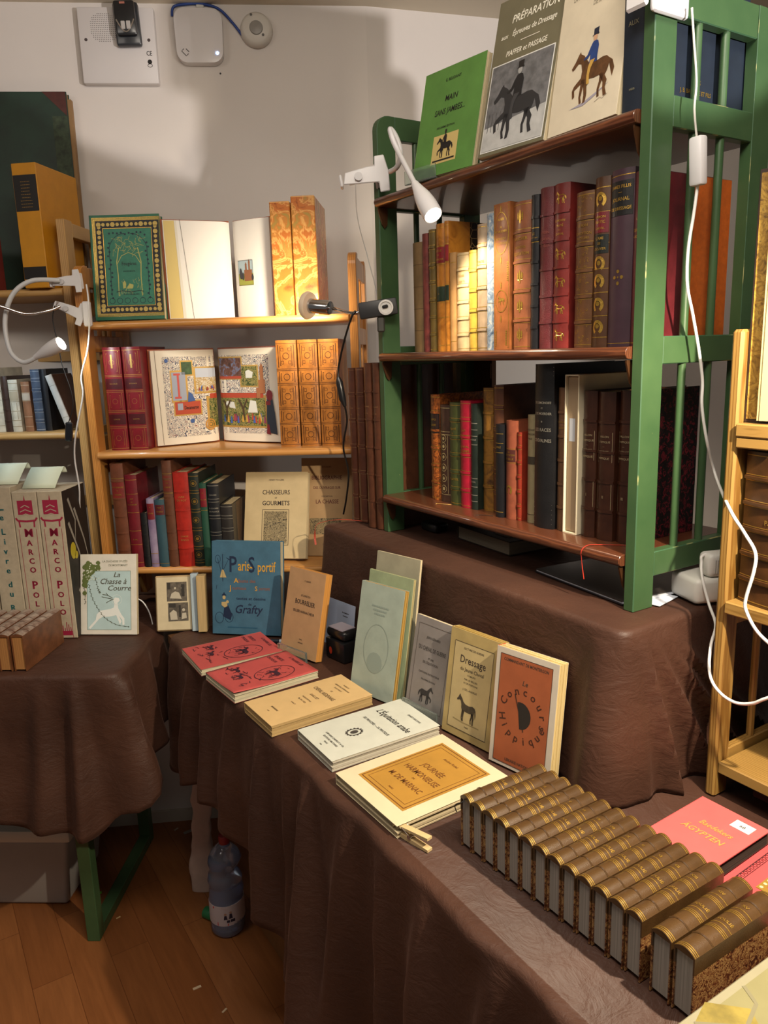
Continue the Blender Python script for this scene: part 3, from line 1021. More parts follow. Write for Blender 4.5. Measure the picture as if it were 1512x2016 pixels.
# ================================================================== green shelf, middle board
zm = 0.4172
AMBER = marbled([(0.3, '8A5218'), (0.5, 'B4742A'), (0.75, 'C8862E')], 25, 1.5, .3)
REDL, BLKL, GRNL = leather('8A1A22'), leather('1A1614'), leather('1E3020')
gbook(-.655, -.618, .035, zm, .229, 'dull tan-brown flat-backed book, leftmost on the middle green shelf', mat('7E6440', .55, var=.2), bands=0, lines=(.2, .4, .6, .8), gilt=mat('5A452A', .6))
gbook(-.617, -.596, .035, zm, .243, 'slim worn red book second on the middle green shelf', mat('7E3A34', .5, var=.4, vscale=60), bands=0)
gbook(-.594, -.572, .035, zm, .248, 'olive book with many gilt bands, third on the middle shelf', leather('6E5A2A'), lines=True, bands=6, text=[('OEUVRES', .68, .005)])
gbook(-.570, -.538, .035, zm, .255, 'amber calf book with red and green labels, left of a matching pair', AMBER, bands=0, lines=(.05, .27, .39, .52, .69, .83, .97), labels=[(.70, .82, REDL), (.40, .515, GRNL)], text=[('ÉCOLE', .785, .006), ('DE', .755, .004), ('CAVALERIE', .72, .005), ('I', .45, .006)], group='amber calf pair')
gbook(-.537, -.523, .035, zm, .257, 'amber calf book with marbled side, right of the matching pair', AMBER, bands=0, lines=(.05, .27, .39, .52, .69, .83, .97), labels=[(.70, .82, REDL), (.40, .515, GRNL)], d=.2, board=marbled([(.4, '1E140C'), (.6, '2E2014')], 60, 1, .4, veins=('A8895A', 75, .07)), half=.055, group='amber calf pair')
gbook(-.522, -.502, .035, zm, .194, 'short tan vellum book just right of the amber pair', mat('B68A54', .5, var=.25), bands=0, lines=(.1, .9))
gbook(-.500, -.463, .035, zm, .190, 'short thick cream vellum book with raised cords, left of the yellow one', mat('CDB488', .5, var=.2), bands=5, lines=True, gilt=mat('A88A54', .5), text=[('COSME', .76, .006), ('ALBERTI', .70, .006), ('NAPOLI', .65, .005)])
gbook(-.460, -.437, .035, zm, .191, 'short yellow ribbed book in the lamp light of the middle shelf', leather('C2A040'), lines=True, bands=4, gilt=mat('8A6A20', .5))
gbook(-.435, -.407, .035, zm, .235, 'taupe ribbed book in the brightest lamp light', leather('9C866C'), lines=True, bands=5, text=[('TRAITÉ', .70, .006)])
gbook(-.405, -.384, .035, zm, .250, 'blue-grey marbled book in a clear wrapper, middle shelf', marbled([(.3, '3E5068'), (.5, '8494A4'), (.62, 'B8B6AC'), (.8, '4A5A70')], 50, 2, .2), bands=0, lines=(.35, .65), gilt=SILVER)
def medal(t, h):
    m = MB().border(t * .05, h * .015, t * .95, h * .985, .0009)
    m.ring(t / 2, h * .80, t * .42, .0012, ry=h * .14)
    m.ring(t / 2, h * .34, t * .36, .0012, ry=h * .075)
    horse_art(t * .4, x=t * .3, y=h * .315, mb=m, far=False)
    for k in range(9):
        m.disc(t * .88, h * (.60 - .015 * k), t * .05, ry=.0012)
        m.disc(t * .82, h * (.035 + .012 * k), t * .05, ry=.0012)
        m.disc(t * .16, h * (.035 + .012 * k), t * .05, ry=.0012)
    for q in (.965, .62, .45, .22):
        m.flat([(t * .46, h * q), (t / 2, h * (q - .03)), (t * .54, h * q), (t / 2, h * (q + .025))])
    return m
gbook(-.380, -.335, .033, zm, .262, 'gilt ornamented brown book with oval medallion lettered MÉTHODE D\'ÉQUITATION', leather('94582F', rough=.35), bands=0, r=.002, text=[('MUSÉE', .885, .0058), ('DE', .835, .004), ('M. BAUCHER', .805, .0056), ('MÉTHODE', .755, .0058), ('D\'ÉQUITATION', .725, .0052)], extra=medal, d=.19)
gbook(-.331, -.286, .035, zm, .257, 'red-brown calf book with gilt fleurs-de-lis right of the ornamented one', leather('8A5234', rough=.35), bands=4, lines=True, orn=('fleur', (0, 1, 2, 4)), text=[('BAUCHER', .745, .0075), ('—', .715, .005), ('PASSIONS', .69, .006), ('ÉQUITATION', .645, .0072)], d=.19)
gbook(-.283, -.264, .035, zm, .262, 'slim black ribbed book between the fleur-de-lis book and a dark red grained one', leather('17171B'), bands=6, lines=(.79, .70), text=[('LE', .745, .006), ('HARAS-SAX', .715, .006)])
gbook(-.263, -.231, .035, zm, .269, 'dark red grained book left of the one with gilt horses', leather('5E1E22', grain=.8), bands=5, text=[('HERBIN', .72, .006), ('LE CHEVAL', .68, .006), ('DE SELLE', .64, .006)], gilt=mat('8A4A40', .5))
gbook(-.229, -.193, .035, zm, .269, 'dark red ribbed book with five gilt horses down its spine', leather('6E221E'), bands=5, orn=('horse', (0, 1, 2, 3, 5)), text=[('LE MORIN', .775, .005), ('TRAITÉ', .745, .005), ('DU', .72, .004), ('CHEVAL', .695, .005)], d=.2, rib=.002)
gbook(-.178, -.140, .035, zm, .247, 'brown ribbed book densely tooled in gilt, right of the gilt horses', leather('5E3C20'), bands=5, lines=True, orn=('scroll', (0, 1, 2, 3, 5)), text=[('LE BON', .78, .006), ('—', .755, .004), ('ÉQUITATION', .73, .006), ('INSTRUIRE', .70, .0055)], gilt=DGOLD)
gbook(-.138, -.107, .035, zm, .262, 'brown book with gilt horseshoes and red and black labels', leather('4E301A'), bands=0, lines=(.06, .19, .33, .47, .62, .80, .94), labels=[(.68, .80, leather('6A1620')), (.56, .67, leather('121814'))], orn=('shoe', (0,)), text=[('HAMON', .765, .0055), ('PRATIC', .735, .006), ('CHEVAL', .70, .005), ('L\'AMI', .64, .0065), ('DE', .612, .005), ('L\'ÉCUYER', .58, .0055)],
      extra=lambda t, h: (lambda m: [m.stroke([(t / 2 + t * .26 * sin(a), h * q + t * .3 * cos(a)) for a in [(-2.6 + 5.2 * k / 18) for k in range(19)]], t * .16) and m.disc(t / 2, h * q + .002, t * .12) for q in (.87, .395, .255, .12)] and m)(MB()))
gbook(-.105, -.060, .035, zm, .266, 'thick flat plum book with black label lettered JOURNAL DE DRESSAGE', mat('46303A', .42, var=.12, vscale=40), bands=0, lines=(.02, .965), labels=[(.745, .935, leather('141414'))], text=[('JAMES FILLIS', .895, .0068), ('—', .865, .007), ('JOURNAL', .825, .0075), ('DE DRESSAGE', .775, .0068)], d=.2,
      extra=lambda t, h: (lambda m: [m.disc(t / 2 + .007 * cos(a), h * .40 + .009 * sin(a), .0028) for a in (0, pi / 2, pi, 3 * pi / 2)] and m.disc(t / 2, h * .40, .0016))(MB()))
gbook(-.059, -.030, .035, zm, .256, 'dark red book with orange cloth side, last before the green right post', leather('5A1A20'), bands=0, lines=(.02,), text=[('L. DE', .73, .005), ('—', .70, .005), ('ÉQUITATION', .665, .006), ('ACADÉMIQUE', .63, .005)], d=.2, half=.082, board=mat('B85A1A', .6, var=.15, vscale=120, bump=.3, bscale=900))

# four tall brown folios on the step, left of the green post
for i, (a, b_, ww, hh) in enumerate(((-.900, -.872, .002, .381), (-.870, -.834, .004, .382), (-.802, -.773, -.011, .393), (-.771, -.745, -.006, .392))):
    nm = ('leftmost of the four', 'second from left of the four', 'third from left of the four', 'nearest the green post of the four')[i]
    book(G @ Matrix.Translation((a, ww, .0025)), 'tall slim brown ribbed folio on the step, ' + nm, b_ - a, hh, .22, leather('5A3222', rough=.32) if i < 2 else leather('53301F', rough=.35), bands=5, lines=True if i < 2 else (), text=[('HARNAIS', .74, .005), ('RECUEIL', .70, .004)], gilt=mat('8E6A48', .5, .3), group='tall brown folios left of the green post')
tag(MB().box(-.820, .232, .0025, -.755, .262, .415, G).build('archive_box', mat('8A7E66', .6, var=.15), bevel=.002), 'grey-beige archive box standing behind the tall brown folios', 'box')
ribbon('orange-red ribbon hanging over the left edge of the raised step', [(-.845, .0, .006), (-.862, -.035, .012), (-.885, -.055, .010), (-.913, -.070, .003), (-.925, -.088, -.006), (-.926, -.093, -.035), (-.922, -.094, -.055)], mat('A8402A', .6), .005, M=G)

# ================================================================== pine shelf
def pbook(u0, u1, v, z, h, label, cover, d=.17, **k):
    return book(P @ Matrix.Translation((u0, v, z)), label, u1 - u0, h, d, cover, **k)
z1, z2, z3 = .0962, -.2378, -.5528
# bottom board
pbook(-.375, -.340, -.006, z3, .284, 'tall brown ribbed book with red labels, leftmost on the bottom pine board', leather('6A3A24'), bands=5, lines=(.66, .86), labels=[(.67, .83, leather('7A2620'))], text=[('DICTIONNAIRE', .77, .005), ('DE', .74, .004), ('VÉNERIE', .70, .005)])
pbook(-.338, -.306, -.006, z3, .252, 'crimson book with ruled gilt panels, second on the bottom pine board', leather('6E1420'), bands=0, lines=(.05, .25, .4, .6, .8, .95), text=[('ART', .74, .005), ('DE', .71, .004), ('LA CHASSE', .68, .005), ('À TIR', .3, .005)])
pbook(-.303, -.286, -.006, z3, .149, 'smallest black book beside the white spine on the bottom pine board', leather('17181A'), bands=4, d=.12)
pbook(-.284, -.264, -.006, z3, .188, 'slim book fading from white to purple with a red label', mat('A79AB0', .6, var=.35, vscale=12, col2='6A5478'), bands=0, labels=[(.70, .93, leather('7A1E24'))], lines=(.05, .2), text=[('LE', .87, .004), ('LIÈVRE', .78, .005)], d=.13)
pbook(-.262, -.236, -.006, z3, .184, 'slim teal blue cloth book with a red label', mat('2F4E58', .6, var=.15), bands=0, labels=[(.78, .93, leather('5A1E22'))], lines=(.05,), text=[('NOS', .88, .005), ('CHIENS', .82, .005)], d=.13)
pbook(-.235, -.209, -.006, z3, .289, 'tall brown ribbed book left of the scarlet one', leather('623A26'), bands=5, lines=(.88, .70), labels=[(.72, .86, leather('6E2A20'))], text=[('TRAITÉ', .82, .005), ('DES', .79, .004), ('CHIENS', .75, .005)])
pbook(-.207, -.166, -.006, z3, .257, 'scarlet ribbed book, the brightest on the bottom pine board', leather('A8281E', rough=.35), bands=4, text=[('LIVRE', .735, .007), ('DU ROY', .70, .007), ('CHASSE', .32, .006), ('MODUS', .28, .006)], gilt=mat('D08A50', .4, .5))
pbook(-.165, -.138, -.006, z3, .254, 'black-green book with gilt oval stamps between double lines', leather('1A221A'), bands=0, lines=(.04, .07, .19, .22, .39, .42, .59, .62, .79, .82, .97), extra=lambda t, h: (lambda m: [m.ring(t / 2, h * q, t * .3, .001, n=14) and m.disc(t / 2, h * q, t * .17, n=6) for q in (.13, .305, .505, .705, .895)] and m)(MB()), gilt=DGOLD)
pbook(-.137, -.119, -.006, z3, .227, 'green cloth book with a red label beside the oval-stamped one', mat('1E4A38', .55, var=.15), bands=0, labels=[(.72, .94, leather('7A1A24'))], lines=(.68,), text=[('LA', .88, .004), ('BÉCASSE', .80, .004)])
pbook(-.117, -.086, -.006, z3, .225, 'black ribbed book with silver lettering behind the blue cover', leather('15171C'), bands=4, lines=True, gilt=SILVER, text=[('CHASSES', .86, .005), ('À COURRE', .70, .005), ('EN FRANCE', .66, .005)])
pbook(-.085, -.053, -.006, z3, .168, 'short grey-black book with speckled brown side', leather('2A2624'), bands=4, board=mat('5A4632', .6, var=.4, vscale=300), half=.04, gilt=SILVER, lines=True, d=.14)
# middle board: red and tan matching volumes
for i, (a, b_) in enumerate(((-.378, -.331), (-.326, -.278))):
    pbook(a, b_, .03, z2, .270, ('left', 'right')[i] + ' one of the two crimson tooled volumes on the middle pine board', leather('7A1822', rough=.35), bands=0, r=.005, d=.2, rib=.0025,
          labels=[(.60, .70, leather('4A0E14')), (.255, .355, leather('4A0E14'))], group='crimson tooled volumes', lines=(.02, .22, .235, .375, .39, .57, .585, .72, .735, .97),
          extra=lambda t, h: (lambda m: [m.border(t * .1, h * a_, t * .9, h * c_, .0007).border(t * .2, h * (a_ + .02), t * .8, h * (c_ - .02), .0006).ring(t / 2, h * (a_ + c_) / 2, t * .14, .0007) for a_, c_ in ((.03, .21), (.40, .56), (.75, .96))] and m.rect(t * .45, h * .80, t * .55, h * .93))(MB()), gilt=mat('B08A48', .4, .6), text=[('BOCCACE', .645, .0045), ('CONTES', .30, .0045)])
TANL = leather('A86A2C', rough=.32, var=.3)
for i, (a, b_) in enumerate(((.081, .134), (.138, .188), (.191, .243))):
    pbook(a, b_, .03, z2, .274, ('left', 'middle', 'right')[i] + ' one of three golden tan tooled volumes on the middle pine board', TANL, bands=0, r=.005, d=.2, group='golden tan tooled volumes',
          lines=(.02, .21, .225, .355, .37, .585, .60, .72, .735, .97), orn=None,
          extra=lambda t, h: (lambda m: [m.border(t * .1, h * a_, t * .9, h * c_, .0019).border(t * .2, h * (a_ + .016), t * .8, h * (c_ - .016), .0014).ring(t / 2, h * (a_ + c_) / 2, t * .15, .0014, n=14) for a_, c_ in ((.03, .20), (.235, .345), (.385, .575), (.61, .71), (.75, .96))] and
                 [m.border(t * x0, h * y0, t * (x0 + .14), h * (y0 + .03), .0009) for y0 in (.055, .15, .41, .52, .78, .90) for x0 in (.25, .61)] and m)(MB()), gilt=mat('4E2A0C', .5, .1))

def open_book(label, M, L, Gt, R, h, thick, cover, paper, name='open_book', gut=.012, bulge=.004, group=None, shift=0.0, over=.004):
    e = thing(name, label, 'book', M, group)
    L, Gt, R = Vector((*L, 0)), Vector((*Gt, 0)), Vector((*R, 0))
    def curve(a, b, flip):
        d = (b - a)
        n = Vector((d.y, -d.x, 0)).normalized()      # towards the viewer
        out = []
        for i in range(15):
            s = i / 14
            k = bulge * sin(pi * min(1, s))
            g_ = (1 - s) if flip else s
            k -= gut * max(0, (g_ - .86) / .14) ** 2
            out.append(a + d * s + n * k)
        return out, n
    pl, nl = curve(L, Gt, False)
    pr, nr_ = curve(Gt, R, True)
    for nm, pts, n in (('left_pages', pl, nl), ('right_pages', pr, nr_)):
        back = [p - n * (thick + .0) for p in pts]
        poly = [(p.x, p.y) for p in pts] + [(p.x, p.y) for p in back[::-1]]
        MB().prism(poly, over, h - over).build(nm, paper, e, smooth=50)
    for a, b, n in ((L, Gt, nl), (Gt, R, nr_)):
        d = (b - a).normalized()
        a2, b2 = (a - d * over, b) if a is L else (a, b + d * over)
        o1, o2 = -n * (thick + .0006), -n * (thick + .0036)
        poly = [(a2 + o1), (b2 + o1), (b2 + o2), (a2 + o2)]
        MB().prism([(p.x, p.y) for p in poly], 0, h).build('cover_board', cover, e, bevel=.0008)
    def pt(side, s, z, off=.0004):
        pts, n = (pl, nl) if side == 'l' else (pr, nr_)
        x = min(max(s, 0), 1) * 14
        i = min(int(x), 13)
        p = pts[i].lerp(pts[i + 1], x - i) + n * off
        return (p.x, p.y, z)
    return e, pt

def on_page(tmp, pt, side, wd, off=.0004):
    """flat art (metres across the page, metres up) laid on a page"""
    return MB().add([pt(side, p.x / wd, p.y, off + p.z) for p in tmp.v], tmp.f)

def grid(x0, y0, x1, y1, z=0.0, n=10):
    m = MB()
    for i in range(n):
        m.rect(x0 + (x1 - x0) * i / n, y0, x0 + (x1 - x0) * (i + 1) / n, y1, z)
    return m

# illuminated open book on the middle board
OC = leather('9A4A20')
mid, mpt = open_book('open book showing a colourful illuminated double page, between crimson and tan volumes', P @ Matrix.Translation((0, 0, z2)), (-.266, .075), (-.122, .190), (.070, .105), .262, .010, OC, mat('E6DECC', .7))
WL_, WR_ = .184, .210
HH = .262
def scroll_mat():
    m, nt, b = _new('illuminated_scrollwork')
    vec = _coord(nt)
    f = _noise(nt, vec, 42, 1.5, .5, 3.5)
    base = _ramp(nt, f, [(0.0, lin('E6DECC')), (.37, lin('E6DECC')), (.385, lin('2E3A60')), (.43, lin('33384A')), (.445, lin('E6DECC')), (.50, lin('E6DECC')), (.515, lin('8A3A24')), (.54, lin('3A4A68')), (.555, lin('E6DECC')), (.60, lin('E6DECC')), (.615, lin('2E3446')), (.66, lin('3A4A6A')), (.675, lin('E6DECC'))])
    nt.links.new(base, b.inputs['Base Color'])
    b.inputs['Roughness'].default_value = .7
    return m
SCR = scroll_mat()
FOREST = marbled([(.3, '1E2A14'), (.45, '4A5A28'), (.55, 'A89A5A'), (.62, '2E3A1A'), (.75, '7A4A30')], 110, 1.5, .7)
LANDS = marbled([(.3, 'C9B88A'), (.45, 'A88A54'), (.55, 'DDD4C0'), (.7, '6A5A3A')], 90, 1.5, .7)
def art(name, tmps, m):
    o = MB()
    for side, tmp, off in tmps:
        q = on_page(tmp, mpt, side, WL_ if side == 'l' else WR_, off)
        o.add(q.v, q.f)
    o.build(name, m, mid)
ra = lambda s0, z0_, s1, z1_, W_: grid(s0 * W_, z0_ * HH, s1 * W_, z1_ * HH)
art('scrollwork', [('l', ra(.16, .09, 1, .92, WL_), .0004), ('r', ra(0, .1, .86, .92, WR_), .0004)], SCR)
art('gold_frames', [('l', ra(.26, .45, .52, .78, WL_), .0008), ('l', ra(.42, .72, .62, .88, WL_), .0007), ('l', ra(.28, .31, .72, .47, WL_), .0008), ('l', ra(.62, .53, 1, .81, WL_), .0007), ('l', ra(.80, .16, 1, .50, WL_), .0007),
    ('r', ra(0, .665, .45, .905, WR_), .0008), ('r', ra(.40, .585, .70, .815, WR_), .0007), ('r', ra(0, .16, .80, .50, WR_), .0007)], mat('C09A50', .5, .3))
art('red_panels', [('l', ra(.30, .325, .70, .455, WL_), .0012), ('r', ra(.0, .475, .76, .525, WR_), .0012), ('l', ra(.86, .475, 1, .525, WL_), .0012), ('r', ra(.02, .675, .43, .70, WR_), .0018)], mat('B0452A', .6))
art('grey_panel', [('l', ra(.28, .47, .49, .76, WL_), .0012), ('l', ra(.34, .37, .42, .44, WL_), .0018)], mat('9AA0AE', .6))
art('initial_letter', [('l', MB().rect(.36 * WL_, .49 * HH, .39 * WL_, .75 * HH).rect(.31 * WL_, .49 * HH, .41 * WL_, .51 * HH).rect(.31 * WL_, .73 * HH, .41 * WL_, .75 * HH), .0018)], mat('C05048', .6))
art('green_panel', [('l', ra(.44, .735, .60, .865, WL_), .0012)], mat('3E5A34', .6, var=.4, vscale=80))
art('landscape_panel', [('l', ra(.65, .55, 1, .70, WL_), .0012), ('r', ra(0, .57, .04, .66, WR_), .0012)], LANDS)
art('sky_panel', [('l', ra(.65, .70, 1, .795, WL_), .0012)], mat('B9C0CC', .6))
art('interior_panel', [('r', ra(.02, .70, .43, .89, WR_), .0013)], marbled([(.3, '3A2420'), (.5, '6A4436'), (.6, '6A7A9A'), (.7, '4A2A22')], 60, 1, .7))
art('forest_panels', [('r', ra(.42, .60, .68, .80, WR_), .0012), ('r', ra(0, .18, .78, .475, WR_), .0012), ('l', ra(.84, .18, 1, .475, WL_), .0012)], FOREST)
art('pale_gaps', [('r', MB().flat([(.50 * WR_, .68 * HH), (.60 * WR_, .68 * HH), (.62 * WR_, .74 * HH), (.55 * WR_, .765 * HH), (.50 * WR_, .75 * HH)]).flat([(.12 * WR_, .38 * HH), (.30 * WR_, .36 * HH), (.28 * WR_, .43 * HH), (.15 * WR_, .44 * HH)]).flat([(.5 * WR_, .32 * HH), (.66 * WR_, .32 * HH), (.64 * WR_, .44 * HH), (.55 * WR_, .45 * HH)]), .0018)], mat('D9DAD2', .6))
art('trunks', [('r', MB().stroke([(.14 * WR_, .24 * HH), (.15 * WR_, .36 * HH), (.10 * WR_, .45 * HH)], .006).stroke([(.15 * WR_, .36 * HH), (.22 * WR_, .45 * HH)], .005).stroke([(.44 * WR_, .24 * HH), (.43 * WR_, .36 * HH), (.36 * WR_, .46 * HH)], .006).stroke([(.43 * WR_, .36 * HH), (.5 * WR_, .46 * HH)], .005), .0022)], mat('4A3620', .7))
def folk(cols):
    rd = random.Random(4)
    for i, c in enumerate(cols):
        t = MB()
        for k in range(5):
            x = (.05 + .72 * rd.random()) * WR_
            y = (.20 + .05 * rd.random()) * HH
            t.flat([(x - .004, y), (x + .004, y), (x + .002, y + .016), (x - .002, y + .016)]).disc(x, y + .018, .0018, n=8)
        t2 = MB()
        for k in range(4):
            x = (.68 + .28 * rd.random()) * WL_
            y = (.555 + .03 * rd.random()) * HH
            t2.flat([(x - .003, y), (x + .003, y), (x + .001, y + .009), (x - .001, y + .009)])
        art('small_figures', [('r', t, .0024), ('l', t2, .0018)], mat(c, .6))
folk(['3E62A8', 'B04A30', 'C8A044', '8A3A5A'])
art('castle', [('r', MB().rect(.70 * WR_, .52 * HH, .80 * WR_, .66 * HH).rect(.73 * WR_, .66 * HH, .78 * WR_, .78 * HH).flat([(.72 * WR_, .78 * HH), (.79 * WR_, .78 * HH), (.755 * WR_, .83 * HH)]).rect(.66 * WR_, .47 * HH, .72 * WR_, .58 * HH), .0026)], mat('A0663E', .6))
art('robed_figure', [('r', MB().flat([(.80 * WR_, .12 * HH), (.95 * WR_, .09 * HH), (.93 * WR_, .30 * HH), (.90 * WR_, .48 * HH), (.82 * WR_, .48 * HH), (.80 * WR_, .30 * HH)]), .003)], mat('26303E', .6))
art('red_hood', [('r', MB().disc(.86 * WR_, .50 * HH, .010, ry=.015).flat([(.79 * WR_, .10 * HH), (.85 * WR_, .09 * HH), (.83 * WR_, .2 * HH), (.80 * WR_, .2 * HH)]).rect(.80 * WR_, .40 * HH, .87 * WR_, .44 * HH), .0034)], mat('7A1E26', .6))
art('golden_shell', [('l', MB().ring(.84 * WL_, .20 * HH, .014, .004).ring(.84 * WL_, .20 * HH, .008, .003).disc(.84 * WL_, .2 * HH, .004), .0026)], mat('C08A3A', .5))
art('blue_figures', [('l', MB().flat([(.50 * WL_, .45 * HH), (.62 * WL_, .46 * HH), (.58 * WL_, .53 * HH), (.52 * WL_, .56 * HH)]).disc(.55 * WL_, .25 * HH, .006).disc(.22 * WL_, .88 * HH, .005), .0022)], mat('3A5A94', .6))
art('title_lettering', [('l', MB().text('Decameron', .44 * WL_, .375 * HH, .014, sx=.62, align='l', maxw=.25 * WL_), .002)], INK)
tl = MB().tube([mpt('l', .09, .006, .0012), mpt('l', .06, HH - .004, .0012)], .0005, 5)
tl.build('page_string', mat('6A5A48', .7), mid)

# open book with blank page on the top board, with orange paper boxes beside it
top, tpt = open_book('open book with blank white left page on the top pine board', P @ Matrix.Translation((0, 0, z1)), (-.196, .055), (-.040, .125), (.074, .075), .252, .012, mat('A8521E', .5), mat('E9E6E0', .6))
WT = .180
def tart(name, tmp, m, side='l', W_=WT, off=.0005):
    q = on_page(tmp, tpt, side, W_, off)
    q.build(name, m, top)
tart('endpaper_margin', grid(.002, .005, .036, .247), mat('D6C078', .6))
tart('endpaper_fold', MB().flat([(.036, .005), (.044, .005), (.036, .247), (.030, .247)]), mat('DEDACD', .6), off=.001)
MB().tube([tpt('l', .36, .002, .0012), tpt('l', .31, .12, .002), tpt('l', .25, .25, .0012)], .0004, 5).build('page_string', mat('3A3230', .7), top)
WR2 = .14
tart('picture_sky', grid(.024, .115, .078, .148), mat('A8BCC4', .6), 'r', WR2)
tart('picture_meadow', grid(.024, .085, .078, .115), mat('9CA048', .6), 'r', WR2)
tart('picture_castle', MB().rect(.046, .096, .074, .124).rect(.050, .124, .056, .136).rect(.062, .124, .068, .142).flat([(.061, .142), (.069, .142), (.065, .150)]).flat([(.049, .136), (.057, .136), (.053, .144)]), mat('8A5A3E', .6), 'r', WR2, .001)
tart('picture_trees', MB().disc(.033, .115, .005, ry=.014).disc(.041, .108, .004, ry=.010).disc(.076, .104, .004, ry=.008), mat('3A3A40', .6), 'r', WR2, .0014)
tart('picture_border', MB().border(.024, .085, .078, .148, .0008), INK, 'r', WR2, .0018)

TORT = marbled([(.28, '7A3A14'), (.40, 'B86A28'), (.48, 'B4662A'), (.52, 'D8A45C'), (.56, 'BA7430'), (.62, '9A8440'), (.68, 'C4803A'), (.73, 'DDB274'), (.78, 'A86428')], 17, 1.2, .3, detail=5)
for (a, b_, hh, side) in ((.086, .137, .276, 'left'), (.140, .200, .287, 'right')):
    e = thing('paper_slipcase', '%s one of two amber marbled paper slipcases on the top pine board' % side, 'slipcase', P @ Matrix.Translation((a, .03, z1)), 'amber marbled slipcases')
    MB().box(0, 0, 0, b_ - a, .19, hh).build('case', TORT, e, bevel=.002)
    MB().box(.0005, -.0004, hh - .003, b_ - a - .0005, .0, hh - .001).build('case_edge', mat('D8A868', .5), e)

# green gilt cover leaning at the left of the top board
gv = booklet('decorated_book', 'green cloth book with gilt forest scene and black flowered border, top pine board', 'book', P @ lean_at(-.290, .022, z1, radians(4), radians(6), .03), pi / 2 - radians(6), .178, .262, .03, mat('2A6A50', .5, var=.12, vscale=50), hard=True, spine=mat('1E5A42', .45))
def gc(name, mb, m): mb.build(name, m, gv)
gc('black_border', MB().border(-.075, .016, .087, .248, .020, .0006), mat('15181A', .5))
gc('gilt_rules', (lambda m: [m.border(-.082 + .0022 * k, .009 + .0022 * k, .0885 - .0 * k, .255 - .0022 * k, .0009, .0008) for k in range(4)] and m.border(-.056, .035, .068, .229, .001, .0009))(MB()), GOLD)
fl = MB()
rd = random.Random(3)
for k in range(13):
    x = -.066 + k * .0120
    for yy in (.026, .238):
        fl.disc(x, yy, .0046 if k % 3 else .0062, .0009, n=7)
for k in range(17):
    y = .036 + k * .0122
    for xx in (-.0655, .0775):
        fl.disc(xx, y, .0046 if k % 3 else .0062, .0009, n=7)
gc('gilt_flowers', fl, mat('B8A058', .45, .4))
gc('green_panel', MB().rect(-.054, .037, .066, .227, .0007), mat('2F7A62', .5, var=.12, vscale=60))
iv = MB()
for sx in (-1, 1):
    iv.stroke([(.006 + sx * .048, .06 + .01 * k + 0) for k in range(13)], .0016, .001)
    iv.stroke([(.006 + sx * (.048 - .04 * (k / 8) ** 1.5), .18 + .035 * sin(k / 8 * pi / 2)) for k in range(9)], .0016, .001)
    for k in range(14):
        iv.disc(.006 + sx * (.048 + rd.uniform(-.004, .004)), .055 + k * .0105, .003, .001, n=5)
for k in range(10):
    iv.disc(-.040 + k * .0100, .214 + rd.uniform(-.004, .004), .003, .001, n=5)
for k in range(6):
    iv.ring(-.042 + k * .0195, .048, .007, .0014, .001, n=12)
gc('ivy_print', iv, mat('14303A', .5))
tr = MB()
for k in range(46):
    a = rd.uniform(0, pi)
    x0, y0 = .006 + rd.uniform(-.034, .034), rd.uniform(.165, .205)
    tr.stroke([(x0, y0), (x0 + rd.uniform(-.008, .008), y0 + rd.uniform(-.006, .01)), (x0 + rd.uniform(-.013, .013), y0 + rd.uniform(-.01, .014))], .0007, .001)
for sx in (-1, 1):
    tr.stroke([(.006 + sx * .030, .06), (.006 + sx * .029, .11), (.006 + sx * .031, .145), (.006 + sx * .024, .18)], .0022, .001)
    tr.stroke([(.006 + sx * .030, .14), (.006 + sx * .018, .16), (.006, .168)], .0014, .001)
for k in range(40):
    x0, y0 = .006 + rd.uniform(-.034, .034), rd.uniform(.055, .1)
    tr.stroke([(x0, y0), (x0 + rd.uniform(-.006, .006), y0 + rd.uniform(.002, .012))], .0006, .001)
tr.flat([(-.012, .078), (-.006, .080), (-.004, .09), (-.008, .098), (-.013, .092)], .0012).flat([(-.004, .078), (.012, .078), (.014, .088), (.004, .090)], .0012)
gc('gilt_forest', tr, mat('A8A860', .45, .35))
gc('cover_lettering', MB().text('Fougères', .006, .136, .013, .0013, sx=.8).text('ANDRÉ MICHEL', .006, .120, .0045, .0013), mat('1E3A34', .5))
gc('publisher_lettering', MB().text('PAUL DELALAIN', .008, .062, .0055, .0013).stroke([(-.03, .070), (-.015, .073), (.008, .069), (.03, .073), (.04, .070)], .0018, .0012), mat('16282A', .5))

# ================================================================== covers standing on the top green board
def gl(u, w_, z, yaw, lean, th):
    return G @ lean_at(u, w_, z, radians(yaw), radians(lean), th)
def rxl(lean): return pi / 2 - radians(lean)
zt = .7472
mj = booklet('standing_book', 'green paper-covered book MAIN SANS JAMBES leaning at the left end of the top board', 'book', gl(-.487, -.006, zt, 7, 12, .014), rxl(12), .165, .206, .014, mat('5A8840', .5, var=.12, vscale=20), rough_edge=.001, spine=mat('B9AC84', .7))
printed(mj, [('É. BEUDANT', 0, .178, .0075), ('MAIN', .0, .140, .0155, 'c', .9, .12), ('SANS JAMBES...', .0, .116, .0155, 'c', .82, .12), ('DEUXIÈME ÉDITION', -.005, .089, .0055)], INK)
MB().rect(-.034, .022, .034, .076, .0004).build('picture_ground', mat('C8B070', .6), mj)
m = MB()
horse_art(.044, x=-.024, y=.031, z=.0008, mb=m)
m.rect(-.03, .026, .03, .029, .0008)
m.build('horse_print', INK, mj)
rider_art(.044, -.024, .031, .0010, INK, INK, INK, mj)
st = thing('display_stand', 'small clear plastic stand lip in front of the green book on the top board', 'stand', G @ Matrix.Translation((-.545, -.012, zt)) @ Matrix.Rotation(radians(7), 4, 'Z'))
